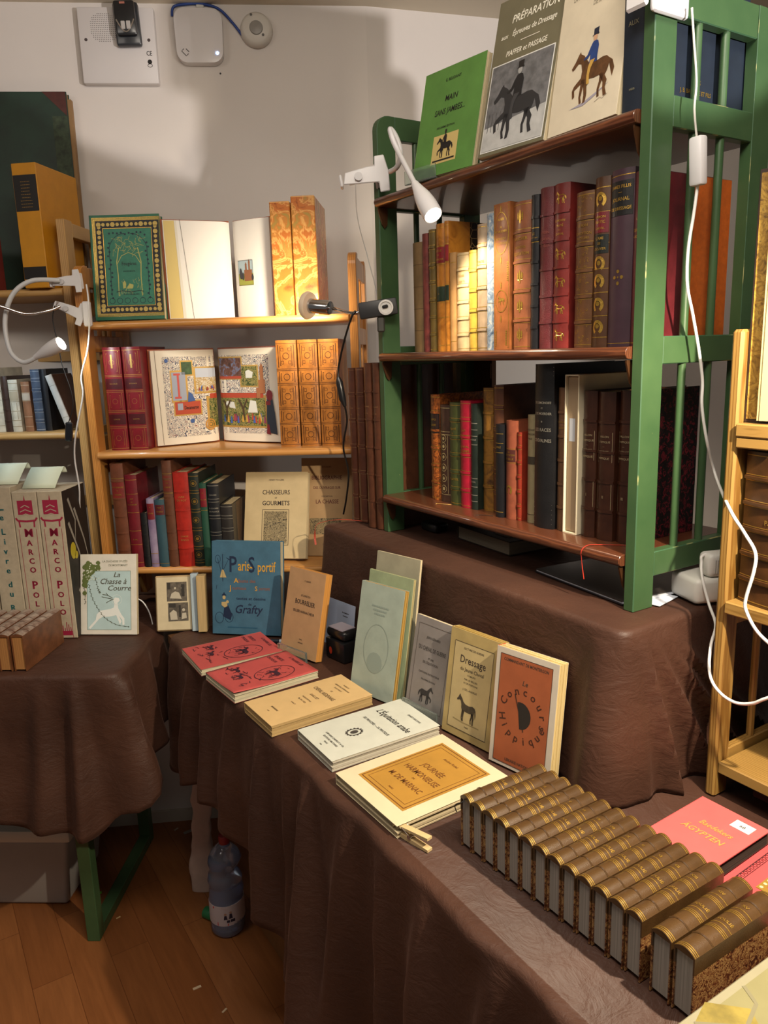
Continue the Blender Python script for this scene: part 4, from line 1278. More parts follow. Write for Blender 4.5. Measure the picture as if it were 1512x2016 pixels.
CLEAR = mat('E4F0EA', .08, trans=.92, spec=.6)
MB().box(-.045, -.004, 0, .045, -.0022, .026).box(-.045, -.0022, 0, .045, .002, .0015).build('lip', CLEAR, st)

pz_ = booklet('standing_book', 'grey photographic cover PRÉPARATION with a horse and rider, middle of the top board', 'book', gl(-.288, -.010, zt, 6, 13, .012), rxl(13), .150, .268, .012, mat('6B6650', .35, var=.08, coat=.3))
printed(pz_, [('PRÉPARATION', .012, .222, .0185, 'c', .86, .15), ('aux', -.052, .199, .011, 'c', 1, .2), ('Épreuves de Dressage', .014, .199, .0135, 'c', .8, .2), ('PIAFFER et PASSAGE', .003, .166, .0125, 'c', .82, .15)], mat('E4E0D0', .6))
MB().stroke([(-.012, .186), (.03, .186)], .001, .0006).build('title_rule', mat('E4E0D0', .6), pz_)
pb_ = MB().rect(-.070, .006, .070, .156, .0004).build('photo_border', mat('D8D8D4', .5), pz_)
def photo_mat():
    m, nt, b = _new('grey_photo_ground')
    f = _noise(nt, _coord(nt, (1, 1, 1)), 26, 5)
    nt.links.new(_ramp(nt, f, [(.3, lin('5E5E60')), (.6, lin('A2A2A2')), (.8, lin('C4C4C2'))]), b.inputs['Base Color'])
    b.inputs['Roughness'].default_value = .4
    return m
PHOTO = photo_mat()
MB().rect(-.068, .008, .068, .154, .0007).build('photo_trees', mat('6A6A6C', .4, var=.35, vscale=60), pb_)
MB().flat([(-.068, .008), (.068, .008), (.068, .062), (-.068, .048)], .001).build('photo_ground', mat('B2B2B0', .4, var=.15, vscale=40), pb_)
m = MB()
horse_art(.106, x=-.056, y=.020, z=.0013, mb=m)
m.build('horse_print', mat('2A2A2C', .5), pb_)
rider_art(.106, -.056, .020, .0016, mat('1C1C1E', .5), mat('3A3A3C', .5), mat('9A9A98', .5), pb_)
m = MB()
for x in (-.060, -.052, -.043, -.034):
    m.rect(x, .04, x + .0012, .072, .0012)
m.build('fence_print', mat('4A4A4A', .5), pb_)

me_ = booklet('standing_book', 'cream cover with a coloured rider in blue on a brown horse, top board', 'book', gl(-.136, .000, zt, -2, 9, .02), rxl(9), .146, .245, .02, mat('D2C6AE', .55, var=.05), spine=mat('C6BAA2', .6))
printed(me_, [('ÉQUITATION', .012, .222, .012, 'c', .9, .1), ('LA MÉTHODE DE HAUTE ÉCOLE', .006, .197, .0105, 'c', .74, .1), ('DE RAABE', .012, .178, .0095, 'c', .8, .1)], mat('8E8672', .6))
m = MB()
horse_art(.088, x=-.036, y=.034, z=.0006, mb=m)
m.build('horse_print', mat('5E3E22', .5, var=.35, vscale=90), me_)
rider_art(.088, -.036, .034, .0009, mat('27407A', .5, var=.2, vscale=80), mat('C0984A', .5), mat('C49A7A', .5), me_, mat('1E2436', .5))
MB().flat([(-.03, .032), (.0, .036), (.05, .052), (.02, .038), (.0, .031)], .0005).build('shadow_wash', mat('9A94A0', .6), me_)
MB().stroke([(.025, .03), (.035, .034), (.04, .031), (.05, .036)], .0006, .0006).build('signature', mat('8A8070', .6), me_)
al = book(G @ Matrix.Translation((-.058, .004, zt)), 'thick dark navy book just behind the green right post on the top board', .036, .25, .24, mat('16202E', .5, var=.1, vscale=60), bands=0, r=.001, gilt=mat('8E8A70', .5, .3), text=[('TEXTE', .60, .0075), ('PAR', .53, .005), ('ALIX', .46, .0085), ('PARIS', .12, .004)])
T = MB()
T.text('PARIS', 0, .014, .0085)
T.text('J. B. BAILLIÈRE ET FILS', 0, 0, .0085, sx=.9)
o = T.build('side_lettering', GOLD, al)
o.matrix_local = Matrix(((0, 0, 1, .0366), (1, 0, 0, .118), (0, 1, 0, .035), (0, 0, 0, 1)))

# ================================================================== flat things under the green shelf
def flatbook(label, M, w, d, t, cover, pg, name='flat_book', hard=True):
    e = thing(name, label, 'book', M)
    MB().box(.002, .002, .002, w - .003, d - .003, t - .002).build('page_block', pg, e)
    MB().box(0, 0, t - .002, w, d, t).build('front_cover', cover, e, bevel=.0006)
    MB().box(0, 0, 0, w, d, .002).build('back_cover', cover, e, bevel=.0006)
    MB().box(-.001, 0, 0, .001, d, t).build('spine', cover, e)
    return e
gzr = .002
fb = flatbook('dark thick book lying flat on the step under the bottom green board', G @ Matrix.Translation((-.565, .085, gzr)) @ Matrix.Rotation(radians(-4), 4, 'Z'), .19, .15, .030, mat('2E241E', .5), pages('7A6E5C', 'z'))
MB().rect(.11, .02, .16, .06, .0304).build('paper_slip', mat('B8B4A8', .7), fb)
tg = thing('plug_adapter', 'black plug adapter lying in the dark under the left end of the green shelf', 'adapter', G @ Matrix.Translation((-.66, .09, gzr)))
MB().box(-.03, -.02, 0, .03, .02, .022).build('body', BLACKP, tg, bevel=.006, seg=3, smooth=40)
MB().rect(-.022, -.012, .022, .012, .0224).build('rating_label', mat('5A5A58', .5), tg)
fd = thing('document_folder', 'black glossy folder lying half under the green shelf near its right post', 'folder', G @ Matrix.Translation((-.262, .035, gzr)) @ Matrix.Rotation(radians(-6), 4, 'Z'))
MB().box(0, 0, 0, .232, .20, .002).build('back_cover', mat('16161A', .3), fd)
MB().box(.002, .003, .0022, .236, .19, .0042).build('paper_sheets', mat('C8CCD6', .6), fd)
MB().box(0, .002, .0044, .23, .20, .006).build('front_cover', mat('2E2A28', .28, coat=.3), fd)
tag(MB().box(-.075, .05, .0005, -.026, .115, .0016, G @ Matrix.Translation((.045, .01, gzr)) @ Matrix.Rotation(radians(12), 4, 'Z')).build('paper_sheet', mat('D0D6E2', .6)), 'white paper sheet under the foot of the green right post', 'paper')
pd = thing('power_strip', 'white power strip with plugged-in adapter on the step behind the ladder post', 'power strip', G @ Matrix.Translation((.012, .122, gzr + .001)) @ Matrix.Rotation(radians(72), 4, 'Z'))
MB().box(-.012, -.036, 0, .19, .036, .042).build('strip_body', mat('D6D3CC', .35), pd, bevel=.008, seg=3, smooth=40)
pa_ = MB().box(.012, -.034, .0425, .085, -.002, .082).build('adapter', mat('D9D6D0', .35), pd, bevel=.008, seg=3, smooth=40)
m = MB()
for k in range(12):
    m.box(.022 + k * .004, -.0346, .050, .0235 + k * .004, -.0338, .072)
m.build('adapter_vents', mat('B0ADA6', .5), pa_)

# ================================================================== display on the main table
def tl_(x, y, yaw, lean, th):
    return Matrix.Translation((0, 0, .0008)) @ lean_at(x, y, ZT, radians(yaw), radians(lean), th)
BLUE = mat('3A6076', .55, var=.14, vscale=30)
pa = booklet('blue_cloth_book', 'blue cloth book lettered PARIS-SPORTIF standing at the far end of the long table', 'book', tl_(-.359, 1.852, -11, 9, .03), rxl(9), .183, .238, .03, BLUE, hard=True, spine=BLUE)
NAVY, OCH = mat('16243E', .5), mat('C0902E', .5)
printed(pa, [('P', -.046, .160, .058, 'l', .75), ('S', .006, .160, .056, 'l', .72), ('Grafty', .005, .055, .030, 'c', .95, .25), ('textes et dessins', .013, .089, .0105, 'c', 1.1), ('de', .010, .075, .009)], NAVY, name='dark_lettering')
printed(pa, [('aris-', -.021, .164, .036, 'l', .62), ('portif', .031, .162, .036, 'l', .58), ('A', -.026, .132, .018), ('S', .027, .113, .016), ('J', -.042, .113, .018)], OCH, name='ochre_lettering')
printed(pa, [('lbums des', .002, .133, .013, 'c', .9), ('ournaux', -.018, .115, .012, 'c', .95), ('portant', .049, .115, .012, 'c', .8)], mat('7A5040', .6), name='brown_lettering')
m = MB()
m.stroke([(-.062, .135), (-.062, .205)], .0016, .0006).stroke([(-.076, .195), (-.066, .160)], .001, .0006).stroke([(-.046, .192), (-.060, .165)], .001, .0006).ring(-.075, .192, .007, .001, .0006, ry=.010).stroke([(-.052, .196), (-.042, .190)], .0016, .0006).stroke([(-.078, .125), (-.08, .115)], .001, .0006)
m.ring(-.072, .042, .011, .0011, .0006, ry=.014).ring(-.046, .044, .011, .0011, .0006, ry=.013)
m.flat([(-.062, .045), (-.042, .036), (-.038, .05), (-.048, .074), (-.058, .076)], .0005).flat([(-.066, .099), (-.052, .099), (-.057, .104), (-.059, .108), (-.061, .104)], .0006)
m.build('rider_print', NAVY, pa)
m = MB()
m.disc(-.059, .094, .0042, .0007, ry=.005).flat([(-.066, .082), (-.052, .083), (-.05, .072), (-.058, .068), (-.066, .074)], .0007).disc(-.050, .083, .004, .0008).flat([(-.064, .165), (-.060, .165), (-.052, .145), (-.07, .145)], .0006)
m.build('figure_print', mat('B09A6A', .5), pa)
MB().stroke([(-.05, .018), (.03, .018)], .003, .0005).build('imprint', mat('24506A', .5), pa)

bo = booklet('tan_booklet', 'tan paper booklet lettered BOURRELIER leaning right of the blue book', 'booklet', tl_(-.214, 1.704, -44, 13, .02), rxl(13), .128, .203, .020, mat('B08A62', .7, var=.08), pg=pages('C88A3E', 'z'), spine=mat('B08A62', .7))
printed(bo, [('P. LEURET', .005, .175, .005), ('LE LIVRE DU', .004, .140, .0062), ('BOURRELIER', .004, .121, .0155, 'c', .80), ('SELLIER HARNACHEUR', .003, .101, .0085, 'c', .86), ('PARIS', .004, .038, .0042), ('LIBRAIRIE', .004, .030, .0042)], INKB)
tag(MB().box(-.05, -.006, 0, .05, .0, .03, Matrix.Translation((-.222, 1.692, ZT + .001)) @ Matrix.Rotation(radians(-44), 4, 'Z')).build('clear_stand', CLEAR), 'clear plastic stand lip at the foot of the tan booklet', 'stand')

lc = booklet('pale_blue_booklet', 'cream and pale blue booklet LA CHASSE À COURRE with a white stag, on the left table', 'booklet', tl_(-.722, 1.890, -5, 12, .012), rxl(12), .150, .208, .012, mat('D8D2C4', .7, var=.06))
MB().rect(-.058, .012, .060, .165, .0004).build('blue_ground', mat('B4CCCC', .7, var=.08, vscale=15), lc)
MB().border(-.058, .012, .060, .165, .0009, .0006).build('picture_frame', mat('6A7A6A', .7), lc)
printed(lc, [('LA DUCHESSE D\'UZÈS', .018, .187, .0072, 'c', .95, .1), ('DE MORTEMART', .026, .177, .0072, 'c', .95, .1)], mat('7A7A66', .7), name='small_lettering')
printed(lc, [('La', .022, .149, .018, 'c', 1.1, .35), ('Chasse à', .012, .131, .020, 'c', 1.0, .3), ('Courre', .028, .114, .019, 'c', 1.1, .3)], mat('4E4A3A', .7))
m = MB()
m.flat([(-.054, .018), (-.035, .038), (-.032, .052), (-.022, .062), (.004, .066), (.014, .070), (.016, .080), (.012, .090), (.018, .096), (.028, .094), (.030, .088), (.024, .082), (.026, .068), (.034, .052), (.042, .042), (.042, .026), (.037, .024), (.036, .038), (.028, .048), (.034, .034), (.030, .026), (.026, .036), (.020, .050), (.0, .046), (-.016, .046), (-.026, .040), (-.044, .020), (-.050, .014)], .0008)
m.ring(.022, .090, .013, .0006, .0008)
m.build('stag_print', mat('E4E6E0', .7), lc)
m = MB()
rd = random.Random(9)
for k in range(60):
    a, r_ = rd.uniform(0, 6.28), rd.uniform(0, 1)
    x, y = -.052 + .014 * r_ * cos(a), .160 + .026 * r_ * sin(a)
    if k % 3 == 0: x, y = -.028 + .011 * r_ * cos(a), .176 + .010 * r_ * sin(a)
    if k % 4 == 0: x, y = -.062 + .006 * r_ * cos(a), .135 + .03 * r_ * sin(a)
    m.disc(x, y, .0062, .0009 + .00001 * k, n=6)
m.build('blossom_tree_print', mat('5E6A34', .7), lc)
m = MB()
for k in range(34):
    m.disc(-.052 + rd.uniform(-.014, .03) * (k % 2) + rd.uniform(-.006, .006), .160 + rd.uniform(-.02, .022), .0015, .0018, n=6)
m.build('blossoms', mat('D8DCC8', .7), lc)
m = MB()
for pts in ([(-.052, .13), (-.045, .10), (-.03, .07), (-.01, .044), (.02, .026), (.055, .020)], [(-.035, .15), (-.028, .12), (-.022, .108)], [(-.064, .12), (-.062, .08)]):
    sp = smoothpath([(x, y, 0) for x, y in pts], 6)
    m.stroke([(p.x, p.y) for p in sp], .0007, .0012)
    for i, p in enumerate(sp):
        m.disc(p.x + (.0018 if i % 2 else -.0018), p.y, .0013, .0013, n=5)
for q in ([(.012, .094), (-.002, .102), (-.016, .104)], [(.010, .092), (-.004, .095), (-.018, .098)], [(.0, .100), (-.006, .108)], [(.014, .092), (.0, .086), (-.006, .082)]):
    m.stroke(q, .0014, .0013)
m.build('branch_print', mat('4E4E36', .7), lc)

# small open album
sa = thing('small_open_book', 'small old book open at two grey pictures, left of the blue cloth book', 'book', Matrix.Translation((-.520, 1.905, ZT + .0025)) @ Matrix.Rotation(radians(2), 4, 'Z'))
tilt = Matrix.Rotation(radians(-12), 4, 'X')
MB().box(-.082, .0, .0, .012, .006, .145, tilt).build('left_board', mat('A88E66', .7, var=.2), sa, bevel=.003)
MB().box(-.078, -.0012, .004, .010, .0, .141, tilt).build('left_page', mat('C9BA98', .7, var=.08), sa)
def sap(name, tmp, m):
    MB().add([(p.x, -.0016 - p.z, p.y) for p in tmp.v], tmp.f, tilt).build(name, m, sa)
sap('picture_grounds', MB().rect(-.052, .078, .0, .128).rect(-.050, .026, .002, .074), mat('5E564A', .6, var=.45, vscale=130))
sap('picture_lights', MB().flat([(-.044, .086), (-.014, .084), (-.02, .1), (-.03, .104), (-.04, .098)], .0004).disc(-.012, .112, .003, .0004).disc(-.03, .112, .003, .0004).flat([(-.044, .03), (-.026, .03), (-.028, .05), (-.036, .056), (-.046, .048)], .0004).disc(-.01, .055, .004, .0004).flat([(-.016, .03), (-.002, .034), (-.004, .048), (-.014, .046)], .0004), mat('B5AC98', .6))
sap('picture_darks', MB().rect(-.014, .09, -.006, .122, .0005).rect(-.05, .11, -.042, .126, .0005).rect(-.022, .036, -.017, .068, .0005).rect(-.047, .062, -.03, .072, .0005), mat('2E2A24', .6))
MB().box(.012, -.014, .0, .030, .016, .149, Matrix.Rotation(radians(-10), 4, 'X') @ Matrix.Rotation(radians(6), 4, 'Z')).build('page_block_left', pages('A8B8C0', 'x'), sa, bevel=.001)
MB().box(.030, -.030, .0, .052, .012, .146, Matrix.Rotation(radians(-8), 4, 'X') @ Matrix.Rotation(radians(4), 4, 'Z')).build('page_block_right', pages('B59A6A', 'x'), sa, bevel=.001)

# bottom pine board: two leaning paper books
ch = booklet('cream_paper_book', 'thick cream paper book CHASSEURS ET GOURMETS leaning on the bottom pine board', 'book', Matrix.Translation((-.303, 2.030, 1.52 - .5528 + .002)) @ Matrix.Rotation(radians(-9), 4, 'Z') @ Matrix.Translation((0, 0, .025 * sin(radians(17)))), rxl(17), .176, .238, .025, mat('C9B388', .7, var=.06), rough_edge=.0015, edge_axis='x', pg=pages('C9B690', 'z'))
printed(ch, [('HENRY FOUGÈRE', .0, .214, .0055), ('CHASSEURS', .0, .176, .0175, 'c', .85), ('ET', 0, .164, .006), ('GOURMETS', .0, .146, .0175, 'c', .85)], INKB)
MB().border(-.038, .036, .038, .134, .0012, .0006).build('print_frame', INKB, ch)
MB().rect(-.033, .041, .033, .129, .0004).build('woodcut_print', marbled([(.4, '2E261C'), (.5, 'B8A47A'), (.58, '2E261C'), (.7, 'BFAB80')], 150, 2.0, .7), ch)
bi = booklet('brown_paper_book', 'brown paper book BIBLIOGRAPHIE leaning behind the cream one on the bottom pine board', 'book', Matrix.Translation((-.160, 2.068, 1.52 - .5528 + .002)) @ Matrix.Rotation(radians(-8), 4, 'Z'), rxl(9), .142, .272, .012, mat('A5855C', .7, var=.06))
printed(bi, [('SOUHART', .0, .245, .006), ('BIBLIOGRAPHIE', .0, .212, .0155, 'c', .8), ('DES OUVRAGES SUR', .0, .186, .0105, 'c', .8), ('LA CHASSE', .0, .146, .0155, 'c', .85)], mat('5E2A1E', .7))
printed(bi, [('DESCRIPTION', 0, .164, .005), ('LIBRAIRE', .0, .03, .007), ('PARIS', .0, .02, .006)], INKB, name='small_lettering')
MB().rect(-.050, .06, .04, .105, .0004).build('woodcut_print', marbled([(.4, '2E261C'), (.5, 'A08A60'), (.58, '2E261C'), (.7, 'A88F66')], 130, 2.0, .7), bi)

# grey-green brochures
GG = mat('9AA69A', .45, var=.12, vscale=18, bump=.5, bscale=45, coat=.25)
g3 = booklet('tall_grey_brochure', 'tallest grey-beige brochure at the back of the leaning set against the step', 'brochure', tl_(-.005, 1.508, -46, 9, .006), rxl(9), .125, .288, .006, mat('938E78', .7, var=.1), rough_edge=.001, spine=mat('8A8670', .7), group='leaning grey-green brochures')
g2 = booklet('green_brochure', 'sage green brochure in the middle of the leaning set against the step', 'brochure', tl_(-.020, 1.495, -46, 10, .007), rxl(10), .128, .252, .007, mat('8E9A78', .7, var=.12), rough_edge=.002, pg=pages('B5A878', 'z'), group='leaning grey-green brochures')
g1 = booklet('blue_grey_brochure', 'blue-grey embossed brochure in clear wrapper, front of the leaning set', 'brochure', tl_(-.040, 1.478, -45, 12, .012), rxl(12), .124, .232, .012, GG, rough_edge=.0025, pg=pages('B08A40', 'z'), spine=mat('8E988C', .6), group='leaning grey-green brochures')
m = MB()
m.disc(0, .07, .022, .0004).ring(0, .1, .035, .0012, .0005, ry=.05)
grey_lines(m, 0, .185, 3, .05, .008, .0035, seed=2)
m.build('faint_stamp', mat('86938A', .5), g1)

# small grey booklet in wrapper, dressage, concours
gb = booklet('grey_wrapped_booklet', 'grey booklet in clear wrapper with a small trotting horse, left of DRESSAGE', 'booklet', tl_(.064, 1.386, -52, 12, .008), rxl(12), .112, .190, .008, mat('8A8482', .4, var=.12, vscale=15, coat=.4, col2='7C7672'))
MB().border(-.046, .014, .046, .176, .0007, .0005).build('cover_border', INKB, gb)
printed(gb, [('JEAN GÉRARD', .0, .150, .0062), ('DU CHEVAL DE GUERRE', .0, .126, .0115, 'c', .62), ('ET DES', .0, .110, .005), ('DE L\'ÉQUITATION', .0, .101, .0066, 'c', .8), ('CAPITAINE INSTRUCTEUR', .0, .081, .005), ('DEUXIÈME ÉDITION', 0, .068, .0045)], mat('3A3634', .7))
m = MB()
horse_art(.040, x=-.02, y=.024, z=.0006, mb=m, flip=True)
m.build('horse_print', mat('2E2C2C', .6), gb)
tag(MB().box(-.05, -.005, 0, .05, -.001, .028, Matrix.Translation((.059, 1.379, ZT + .001)) @ Matrix.Rotation(radians(-52), 4, 'Z')).build('clear_stand', CLEAR), 'clear plastic stand lip at the foot of the grey wrapped booklet', 'stand')

dr = booklet('buff_booklet', 'worn buff book DRESSAGE DU JEUNE CHEVAL with a standing horse, leaning on the step', 'book', tl_(.134, 1.282, -51, 9, .02), rxl(9), .122, .198, .020, mat('A8935F', .7, var=.18, vscale=18), pg=pages('B0934E', 'z'), rough_edge=.001)
MB().rect(-.048, .014, .048, .176, .0003).build('paper_panel', mat('B5A274', .7, var=.1, vscale=20), dr)
MB().border(-.048, .014, .048, .176, .0009, .0006).build('cover_border', INKB, dr)
printed(dr, [('LECTURE DE GUERRE', .0, .164, .0052), ('Dressage', .0, .139, .0195, 'c', .88), ('du Jeune Cheval', .0, .125, .0095, 'c', .95), ('COMPLÉTÉ', 0, .117, .0042), ('PAR UN RECUEIL', .0, .109, .0044), ('ET DE POSITIONS', .0, .102, .0044), ('J. DE LAGARDE', .0, .090, .0052), ('PARIS', .0, .022, .004)], INKB)
m = MB()
horse_art(.052, HSTAND, x=-.030, y=.032, z=.0006, mb=m)
m.build('horse_print', mat('3E3426', .6, var=.3, vscale=150), dr)
MB().stroke([(-.035, .032), (-.01, .030), (.03, .031)], .0022, .0005).build('ground_print', mat('8E7E56', .7), dr)

co = booklet('red_paper_book', 'orange-red paper book LE CONCOURS HIPPIQUE, rightmost leaning on the step', 'book', tl_(.210, 1.168, -48, 7, .024), rxl(7), .126, .204, .024, mat('BDB4A6', .6, var=.05), pg=pages('D0B880', 'x'), rough_edge=.001, spine=mat('A8502E', .6))
MB().rect(-.054, .006, .052, .194, .0003).build('red_panel', mat('96502F', .6, var=.12, vscale=20), co)
MB().border(-.054, .006, .052, .194, .0008, .0005).build('cover_border', INKB, co)
printed(co, [('COMMANDANT DE MONTERGON', -.001, .183, .0075, 'c', .78), ('Le', .0, .150, .012, 'c', 1, .2), ('LIBRAIRIE NATIONALE', .0, .012, .0072, 'c', .8)], INKB)
m = MB()
for i, c_ in enumerate('Concours'):
    a = radians(158 - i * 24)
    t = MB().text(c_, 0, 0, .019)
    m.add([(-.001 + .036 * cos(a) + p.x * cos(a - pi / 2) - p.y * sin(a - pi / 2), .098 + .036 * sin(a) + p.x * sin(a - pi / 2) + p.y * cos(a - pi / 2), .0006) for p in t.v], t.f)
for i, c_ in enumerate('Hippique'):
    a = radians(195 + i * 21)
    t = MB().text(c_, 0, -.010, .019)
    m.add([(-.001 + .038 * cos(a) + p.x * cos(a + pi / 2) - p.y * sin(a + pi / 2), .098 + .038 * sin(a) + p.x * sin(a + pi / 2) + p.y * cos(a + pi / 2), .0006) for p in t.v], t.f)
m.build('arched_lettering', mat('3A1A10', .6), co)
MB().flat([(-.004 + .021 * sin(a), .098 + .023 * cos(a)) for a in [radians(-20 + 200 * k / 14 + 0) for k in range(15)]], .0007).stroke([(-.018, .132), (.004, .072)], .0016, .0008).build('hat_print', INK, co)

# card and rubber stamp
cd = thing('price_card', 'pale bluish card standing behind the black rubber stamp', 'card', Matrix.Translation((-.128, 1.764, ZT + .001)) @ Matrix.Rotation(radians(-50), 4, 'Z'))
MB().box(-.09, 0, 0, .065, .001, .115, Matrix.Rotation(radians(-8), 4, 'X')).build('card_sheet', mat('A8B4CC', .5), cd)
q_ = MB()
grey_lines(q_, .03, .09, 2, .03, .008, .002, seed=5)
MB().add([(p.x, -.0006, p.y) for p in q_.v], q_.f, Matrix.Rotation(radians(-8), 4, 'X')).build('card_lettering', INKB, cd)
sp_ = thing('rubber_stamp', 'black self-inking rubber stamp on the long table beside the pale brochures', 'stamp', Matrix.Translation((-.106, 1.694, ZT + .001)) @ Matrix.Rotation(radians(-50), 4, 'Z'))
MB().box(-.036, -.024, 0, .036, .024, .050).build('housing', BLACKP, sp_, bevel=.005, seg=2, smooth=40)
MB().box(-.036, -.022, .051, .036, .022, .076).build('handle', BLACKP, sp_, bevel=.010, seg=3, smooth=40)
MB().box(-.026, -.019, .0755, .026, .019, .0775).build('index_label', mat('A8A2AE', .5), sp_)
MB().disc(0, 0, .006, ry=.009).build('red_button', mat('B83A22', .4), sp_).matrix_local = Matrix.Translation((-.015, -.0244, .022)) @ Matrix.Rotation(pi / 2, 4, 'X')
pk = thing('felt_pen', 'dark blue pen with white band lying in front of the blue book', 'pen', Matrix.Translation((-.268, 1.80, ZT + .006)) @ Matrix.Rotation(radians(-8), 4, 'Z'))
MB().tube([(-.06, 0, 0), (.035, 0, 0)], .0048, 12).build('barrel', mat('1A2430', .4), pk, smooth=40)
MB().tube([(.0, 0, 0), (.012, 0, 0)], .0051, 12).build('white_band', mat('C8D0D8', .4), pk, smooth=40)
MB().tube([(.0352, 0, 0), (.046, 0, 0)], [.0045, .002], 12).build('tip', mat('2A4A5A', .4), pk, smooth=40)

# ---------------------------------------------------------------- lying booklets (x up the text direction: text reads along the table)
def lie(u, w_, rot, t):
    """centre u, w in the G frame; rot: direction of the top of the cover, degrees from +u"""
    return GT @ Matrix.Translation((u, w_, ZT + t + .0015)) @ Matrix.Rotation(radians(rot), 4, 'Z')
RED = mat('B64C48', .6, var=.1, vscale=18)
for i, (u, w_, lab) in enumerate(((-.878, -.350, 'red illustrated magazine lying farthest along the table, before the blue book'), (-.712, -.347, 'red illustrated magazine with curled corner overlapping its twin'))):
    t_ = .016 if i == 0 else .018
    e = booklet('red_magazine', lab, 'magazine', lie(u - .0, w_, -2 if i == 0 else 3, t_) @ Matrix.Translation((0, -.1, 0)), 0, .150, .200, t_, RED, pg=pages('C9BFA2', 'z'), rough_edge=.0015, spine=mat('C2BCA8', .7), curl=(1.0, 0.0, .006) if i else None, group='red illustrated magazines')
    m = MB()
    rd = random.Random(20 + i)
    zz = .0012 if i == 0 else .007
    m.ring(.026, .118, .034, .0016, .0012, ry=.046)
    horse_art(.040, x=.004, y=.10, z=.0012, mb=m)
    for k in range(26):
        x, y = .026 + rd.uniform(-.025, .025), .118 + rd.uniform(-.035, .035)
        m.stroke([(x, y), (x + rd.uniform(-.008, .008), y + rd.uniform(-.008, .008))], .0012, .0012)
    for k in range(22):
        x, y = rd.uniform(-.06, .05), rd.uniform(.02, .075)
        m.stroke([(x, y), (x + rd.uniform(-.012, .012), y + rd.uniform(-.006, .006)), (x + rd.uniform(-.012, .012), y + rd.uniform(-.008, .008))], .0016, .0012)
    horse_art(.028, x=-.055, y=.045, z=.0012, mb=m, far=False)
    horse_art(.028, x=-.018, y=.035, z=.0012, mb=m, far=False)
    m.text('À TRAVERS LES', -.0, .182, .010, .0012, sx=.9)
    m.text('SPORTS', -.040, .160, .012, .0012, sx=.9)
    m.text('CROQUIS', -.045, .145, .010, .0012)
    m.text('PARIS', .045, .03, .006, .0012)
    if i:
        cv = lambda p: .006 * max(0, 1 - math.hypot(p.x / .15 - .5, p.y / .2) / .75) ** 2
        m.v = [Vector((p.x, p.y, p.z + cv(p))) for p in m.v]
    m.build('ink_print', mat('3A1828', .6), e)
cr = booklet('cream_booklet', 'cream booklet LE CHEVAL ARDENNAIS lying between the red magazines and the white one', 'booklet', lie(-.522, -.328, 1, .022) @ Matrix.Translation((0, -.112, 0)), 0, .126, .224, .022, mat('C8A874', .7, var=.05), pg=pages('B89A66', 'z'), rough_edge=.001)
printed(cr, [('CHEVAL ARDENNAIS', .0, .143, .0135, 'c', .62), ('LE', .0, .163, .006), ('DANS L\'EST', .0, .122, .0085, 'c', .7), ('THÈSE DE', .0, .198, .005), ('MÉDECINE VÉTÉRINAIRE', .0, .188, .005), ('DOCTORAT', 0, .178, .005), ('PRÉSENTÉE PAR', .0, .106, .005), ('M. EN 1922', .0, .095, .006), ('NANCY', .0, .076, .005), ('IMPRIMERIE', .0, .035, .0055), ('1922', .0, .022, .004)], mat('5A4630', .7))
eq = booklet('white_booklet', 'grey-white booklet L\'ÉQUITATION ARABE lying between the cream booklet and the ochre-labelled one', 'booklet', lie(-.350, -.292, -1, .020) @ Matrix.Translation((0, -.112, 0)), 0, .136, .226, .020, mat('C2C4B8', .6, var=.05), pg=pages('C0B8A6', 'z'), rough_edge=.002)
printed(eq, [('L\'Équitation arabe', .003, .158, .0205, 'c', .72, .2), ('SES PRINCIPES — SA PRATIQUE', .002, .124, .0082, 'c', .78), ('ERNEST DESCOINS', .02, .198, .0062, 'c', .8), ('LIBRAIRIE CHAPELOT & Cie', .004, .038, .0055), ('ÉDITEURS MILITAIRES', .004, .029, .0055), ('PARIS', .004, .020, .005), ('1924', .004, .010, .004)], INK)
m = MB()
m.ring(.0, .082, .011, .0022, .0006, ry=.014).disc(0, .082, .006, .0006, ry=.008)
for k in range(14):
    m.disc(.0125 * cos(k * .45), .082 + .0155 * sin(k * .45), .0022, .0007, n=6)
m.build('crest_print', mat('3E3A36', .6), eq)
jo = booklet('wide_cream_booklet', 'large cream booklet with ochre label JOURNÉE HARMONIEUSE beside the brown book row', 'booklet', lie(-.160, -.305, 1, .020) @ Matrix.Translation((0, -.111, 0)), 0, .180, .222, .020, mat('CDBF9E', .7, var=.04), pg=pages('B8A886', 'z'), rough_edge=.004)
MB().rect(-.064, .028, .064, .202, .0004).build('ochre_panel', mat('A87C30', .6, var=.12, vscale=15), jo)
MB().border(-.060, .032, .060, .198, .0016, .0007).border(-.052, .040, .052, .190, .0008, .0007).build('panel_rules', mat('6A3E18', .6), jo)
printed(jo, [('JOURNÉE', .0, .128, .0175, 'c', .72), ('HARMONIEUSE', .0, .104, .0175, 'c', .72), ('M. DE MARNAC', .0, .072, .0165, 'c', .72), ('André Ridel', .0, .168, .0075), ('PARIS', .0, .048, .005), ('DE', 0, .092, .005)], mat('6A3E18', .6), z=.0008)
cp = thing('clothes_peg', 'wooden clothes peg clipped at the near corner of the large cream booklet', 'clothes peg', GT @ Matrix.Translation((-.052, -.400, ZT + .010)) @ Matrix.Rotation(radians(12), 4, 'Z'))
PEG = mat('C9B080', .6, var=.1)
MB().prism([(-.034, .0), (-.030, .0045), (.036, .010), (.036, .014), (-.004, .0105), (-.034, .0075)], -.005, .005, Matrix.Rotation(pi / 2, 4, 'X')).build('upper_jaw', PEG, cp)
